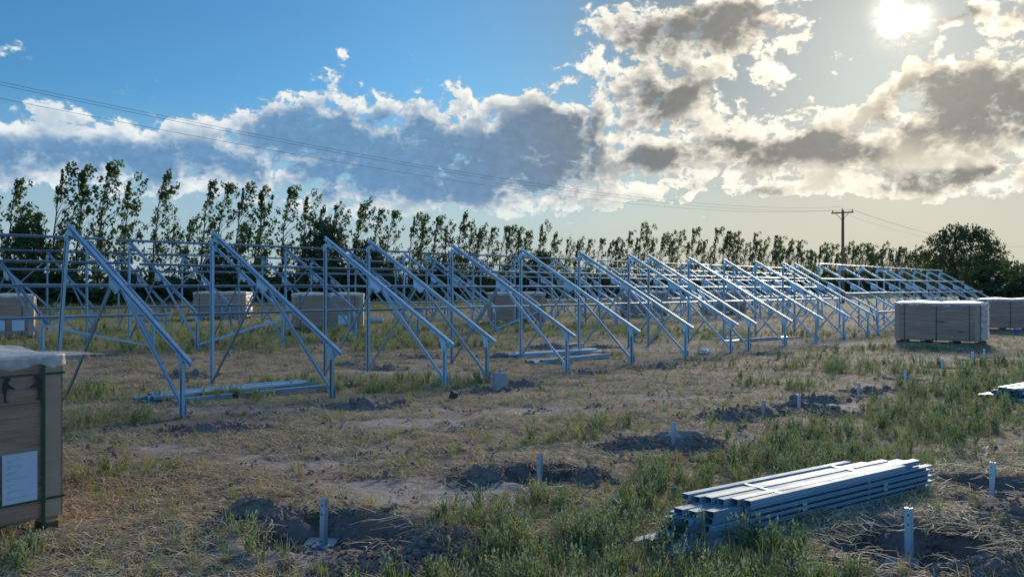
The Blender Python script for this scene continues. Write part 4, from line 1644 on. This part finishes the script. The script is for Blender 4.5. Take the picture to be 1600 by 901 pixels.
def weed(seed, h=.22, n=9, mt=None, leaf=.018, tip=True):
    rs_ = random.Random(seed)
    mb = MB()
    for _ in range(n):
        a = rs_.uniform(0, 6.28)
        L = h * rs_.uniform(.5, 1.2)
        bend = rs_.uniform(.05, .5)
        base = dirv2(rs_.uniform(0, 6.28)) * rs_.uniform(0, .045)
        d = dirv2(a)
        top = base + d * L * bend * .8 + Vector((0, 0, L))
        mid = base.lerp(top, .5) + Vector((0, 0, L * .06))
        mb.cur = 0
        mb.tube([base, mid, top], [.0022, .0018, .0012], 3, False)
        k = int(L / .017)
        for q in range(k):
            f = .15 + .85 * q / max(1, k - 1)
            p = base.lerp(mid, f * 2) if f < .5 else mid.lerp(top, f * 2 - 1)
            la = rs_.uniform(0, 6.28)
            ld = (dirv2(la) * rs_.uniform(.5, 1) + Vector((0, 0, rs_.uniform(.4, 1.2)))).normalized()
            s = leaf * rs_.uniform(.8, 1.5) * (1.2 - .6 * f)
            sd = ld.cross(Vector((rs_.gauss(0, 1), rs_.gauss(0, 1), rs_.gauss(0, 1)))).normalized() * s * .24
            mb.add([p, p + ld * s * .55 + sd, p + ld * s * 1.2, p + ld * s * .55 - sd], [(0, 1, 2, 3)])
        if tip and rs_.random() < .75:
            mb.cur = 1
            ax = (top - mid).normalized()
            ln = rs_.uniform(.022, .045)
            o1 = ax.orthogonal().normalized() * rs_.uniform(.004, .0075)
            o2 = ax.cross(o1)
            p = top - ax * ln * .3
            mb.add([p, p + ax * ln * .5 + o1, p + ax * ln * .5 + o2, p + ax * ln * .5 - o1, p + ax * ln * .5 - o2, p + ax * ln * 1.1],
                   [(0, 2, 1), (0, 3, 2), (0, 4, 3), (0, 1, 4), (5, 1, 2), (5, 2, 3), (5, 3, 4), (5, 4, 1)])
    return mb.mesh('weed', [mt or M_WEED, M_SEED])


def tuft(seed, h=.16, n=22, mt=None, spread=.05, wd=.006):
    rs_ = random.Random(seed)
    mb = MB()
    for _ in range(n):
        a = rs_.uniform(0, 6.28)
        blade(mb, dirv2(rs_.uniform(0, 6.28)) * rs_.uniform(0, spread), dirv2(a), h * rs_.uniform(.5, 1.2), wd * rs_.uniform(.7, 1.2), rs_.uniform(.15, .8), rs_)
    return mb.mesh('tuft', mt or M_GGRASS)


def straw(seed, n=26, r=.22):
    rs_ = random.Random(seed)
    mb = MB()
    for _ in range(n):
        c = dirv2(rs_.uniform(0, 6.28)) * r * math.sqrt(rs_.random())
        a = rs_.uniform(0, 6.28)
        L = rs_.uniform(.06, .24)
        d = dirv2(a)
        s = Vector((-d.y, d.x, 0)) * rs_.uniform(.0018, .0042)
        z0, z1, z2 = rs_.uniform(.004, .016), rs_.uniform(.010, .045), rs_.uniform(.004, .03)
        p0_, p1_, p2_ = c - d * L * .5 + Vector((0, 0, z0)), c + s * rs_.uniform(-6, 6) + Vector((0, 0, z1)), c + d * L * .5 + Vector((0, 0, z2))
        mb.add([p0_ - s, p0_ + s, p1_ + s, p1_ - s, p2_ + s * .7, p2_ - s * .7], [(0, 1, 2, 3), (3, 2, 4, 5)])
    return mb.mesh('straw', M_STRAW)


def clods(seed, n=9, r=.10):
    mb = MB()
    rs_ = random.Random(seed)
    for k in range(n):
        q = dirv2(rs_.uniform(0, 6.28)) * r * rs_.random()
        lump(mb, (q.x, q.y, .004), rs_.uniform(.006, .017), seed * 50 + k, 1)
    return mb.mesh('clod', M_CLOD)


def scatter(name, label, protos, X, Y, scale, lift=0.0, seed=1, tiltmax=.12):
    rg = np.random.default_rng(seed)
    n = len(X)
    Z = terrain(X, Y) + lift
    me = bpy.data.meshes.new(name)
    me.vertices.add(n)
    me.vertices.foreach_set('co', np.stack([X, Y, Z], 1).ravel())
    rot = np.stack([rg.normal(0, tiltmax, n), rg.normal(0, tiltmax, n), rg.uniform(0, 6.283, n)], 1).astype(np.float32)
    a = me.attributes.new('rot', 'FLOAT_VECTOR', 'POINT'); a.data.foreach_set('vector', rot.ravel())
    a = me.attributes.new('scl', 'FLOAT', 'POINT'); a.data.foreach_set('value', scale.astype(np.float32))
    a = me.attributes.new('pick', 'INT', 'POINT'); a.data.foreach_set('value', rg.integers(0, len(protos), n).astype(np.int32))
    pc = bpy.data.collections.new(name + '_kinds')
    for p in protos:
        pc.objects.link(bpy.data.objects.new(p.name, p))
    o = bpy.data.objects.new(name, me)
    COL.objects.link(o)
    ng = bpy.data.node_groups.new(name, 'GeometryNodeTree')
    ng.interface.new_socket('Geometry', in_out='INPUT', socket_type='NodeSocketGeometry')
    ng.interface.new_socket('Geometry', in_out='OUTPUT', socket_type='NodeSocketGeometry')
    gi, go = ng.nodes.new('NodeGroupInput'), ng.nodes.new('NodeGroupOutput')
    ip = ng.nodes.new('GeometryNodeInstanceOnPoints')
    ci = ng.nodes.new('GeometryNodeCollectionInfo')
    ci.inputs['Collection'].default_value = pc
    ci.inputs['Separate Children'].default_value = True
    ci.inputs['Reset Children'].default_value = True

    def na(nm, ty):
        nd = ng.nodes.new('GeometryNodeInputNamedAttribute')
        nd.data_type = ty
        nd.inputs['Name'].default_value = nm
        return nd.outputs['Attribute']
    er = ng.nodes.new('FunctionNodeEulerToRotation')
    L = ng.links.new
    L(gi.outputs[0], ip.inputs['Points'])
    L(ci.outputs[0], ip.inputs['Instance'])
    ip.inputs['Pick Instance'].default_value = True
    L(na('pick', 'INT'), ip.inputs['Instance Index'])
    L(na('rot', 'FLOAT_VECTOR'), er.inputs[0])
    L(er.outputs[0], ip.inputs['Rotation'])
    L(na('scl', 'FLOAT'), ip.inputs['Scale'])
    L(ip.outputs[0], go.inputs[0])
    md = o.modifiers.new('scatter', 'NODES')
    md.node_group = ng
    o['kind'] = 'stuff'
    tag(o, label, name.replace('_', ' '))
    return o


def cloud_points(n, rmin, rmax, seed, half=36.0, power=1.0):
    """points in the fan the photograph sees and a step beyond, denser near the camera"""
    rg = np.random.default_rng(seed)
    a = np.radians(rg.uniform(-half, half, n))
    f = rg.random(n)
    r_ = rmin * (rmax / rmin) ** f if power == 0 else (rmin ** power + f * (rmax ** power - rmin ** power)) ** (1 / power)
    return r_ * np.sin(a), r_ * np.cos(a), rg


W_ = [weed(1 + k, .17 + .03 * (k % 3), 8 + k % 3, None, .021) for k in range(5)]
W2_ = [weed(20 + k, .18, 10, M_WEED2, .026) for k in range(3)]
G_ = [tuft(40 + k, .15 + .03 * k, 22) for k in range(4)]
DG_ = [tuft(60 + k, .12 + .02 * k, 18, M_GRASS, .06, .005) for k in range(4)]
S_ = [straw(80 + k) for k in range(5)]
C_ = [clods(120 + k) for k in range(4)]


def keep(X, Y, prob, rg):
    k = rg.random(len(X)) < prob
    return X[k], Y[k]


# weeds in the green bands
X, Y, rg = cloud_points(60000, 3.6, 34, 11, 38, .55)
g, ba, dg = masks(X, Y)
X, Y = keep(X, Y, .50 * sstep(.36, .90, g) * (.16 + .84 * sstep(.44, .62, fbm(X, Y, 1.7, 3, 91))) * (1 - .8 * sstep(.4, .8, dg)), rg)
near_c = (np.abs(X) < 60)
r_ = np.hypot(X, Y)
scatter('low_weeds', 'pale green leafy weeds with upright stems covering the field', W_ + W2_[:2], X, Y, (.36 + .66 * rg.random(len(X)) ** 1.7) * (1 + .3 * sstep(10, 30, r_)), 0, 3)
# grass, green and dry, everywhere thin
X, Y, rg = cloud_points(70000, 3.6, 60, 12, 38, .5)
g, ba, dg = masks(X, Y)
X, Y = keep(X, Y, (.04 + .20 * sstep(.3, .85, g)) * (1 - .8 * sstep(.35, .8, ba)) * (1 - .9 * sstep(.4, .8, dg)), rg)
r_ = np.hypot(X, Y)
scatter('green_grass', 'short green grass growing in tufts among the weeds', G_, X, Y, rg.uniform(.35, .85, len(X)) * (1 + .5 * sstep(12, 40, r_)), 0, 4)
X, Y, rg = cloud_points(60000, 3.6, 55, 13, 38, .5)
g, ba, dg = masks(X, Y)
X, Y = keep(X, Y, .17 * (.35 + sstep(.1, .5, g)) * (1 - .75 * sstep(.3, .8, ba)) * (1 - .92 * sstep(.4, .8, dg)), rg)
r_ = np.hypot(X, Y)
scatter('dry_grass', 'dry yellow grass in thin tufts over the soil', DG_, X, Y, rg.uniform(.35, .95, len(X)) * (1 + .4 * sstep(12, 40, r_)), 0, 5, .3)
X, Y, rg = cloud_points(36000, 3.6, 46, 14, 38, .62)
g, ba, dg = masks(X, Y)
X, Y = keep(X, Y, .75 * (.22 + .78 * sstep(.42, .62, fbm(X, Y, 1.1, 3, 95))) * (1 - .7 * sstep(.45, .9, ba)) * (1 - .7 * sstep(.3, .9, g)) * (1 - .93 * sstep(.4, .7, dg)), rg)
scatter('straw_litter', 'scattered straw lying on the trodden ground', S_, X, Y, rg.uniform(.7, 1.3, len(X)), 0, 6, .05)
X, Y, rg = cloud_points(34000, 3.6, 26, 15, 38, .45)
g, ba, dg = masks(X, Y)
X, Y = keep(X, Y, np.clip(.06 + .45 * sstep(.3, .7, dg), 0, 1), rg)
scatter('soil_crumbs', 'small crumbs of dark soil scattered round the pits', C_, X, Y, rg.uniform(.5, 1.5, len(X)), 0, 7, .4)

# tall grass in front of the hedge and around the far cartons
TG_ = [tuft(200 + k, .55, 34, M_GRASS if k % 2 else M_GGRASS, .22, .014) for k in range(4)]
rg = np.random.default_rng(9)
uu = rg.uniform(-25, 300, 9000)
dd = 40 + 10.5 * rg.random(9000) ** .6
X, Y = -CT * dd + ST * uu, ST * dd + CT * uu
k = (Y > 5) & (np.abs(X / np.maximum(Y, 1)) < .72)
scatter('tall_grass', 'tall olive and yellow grass in front of the hedge', TG_, X[k], Y[k], rg.uniform(.7, 1.5, int(k.sum())), 0, 8)
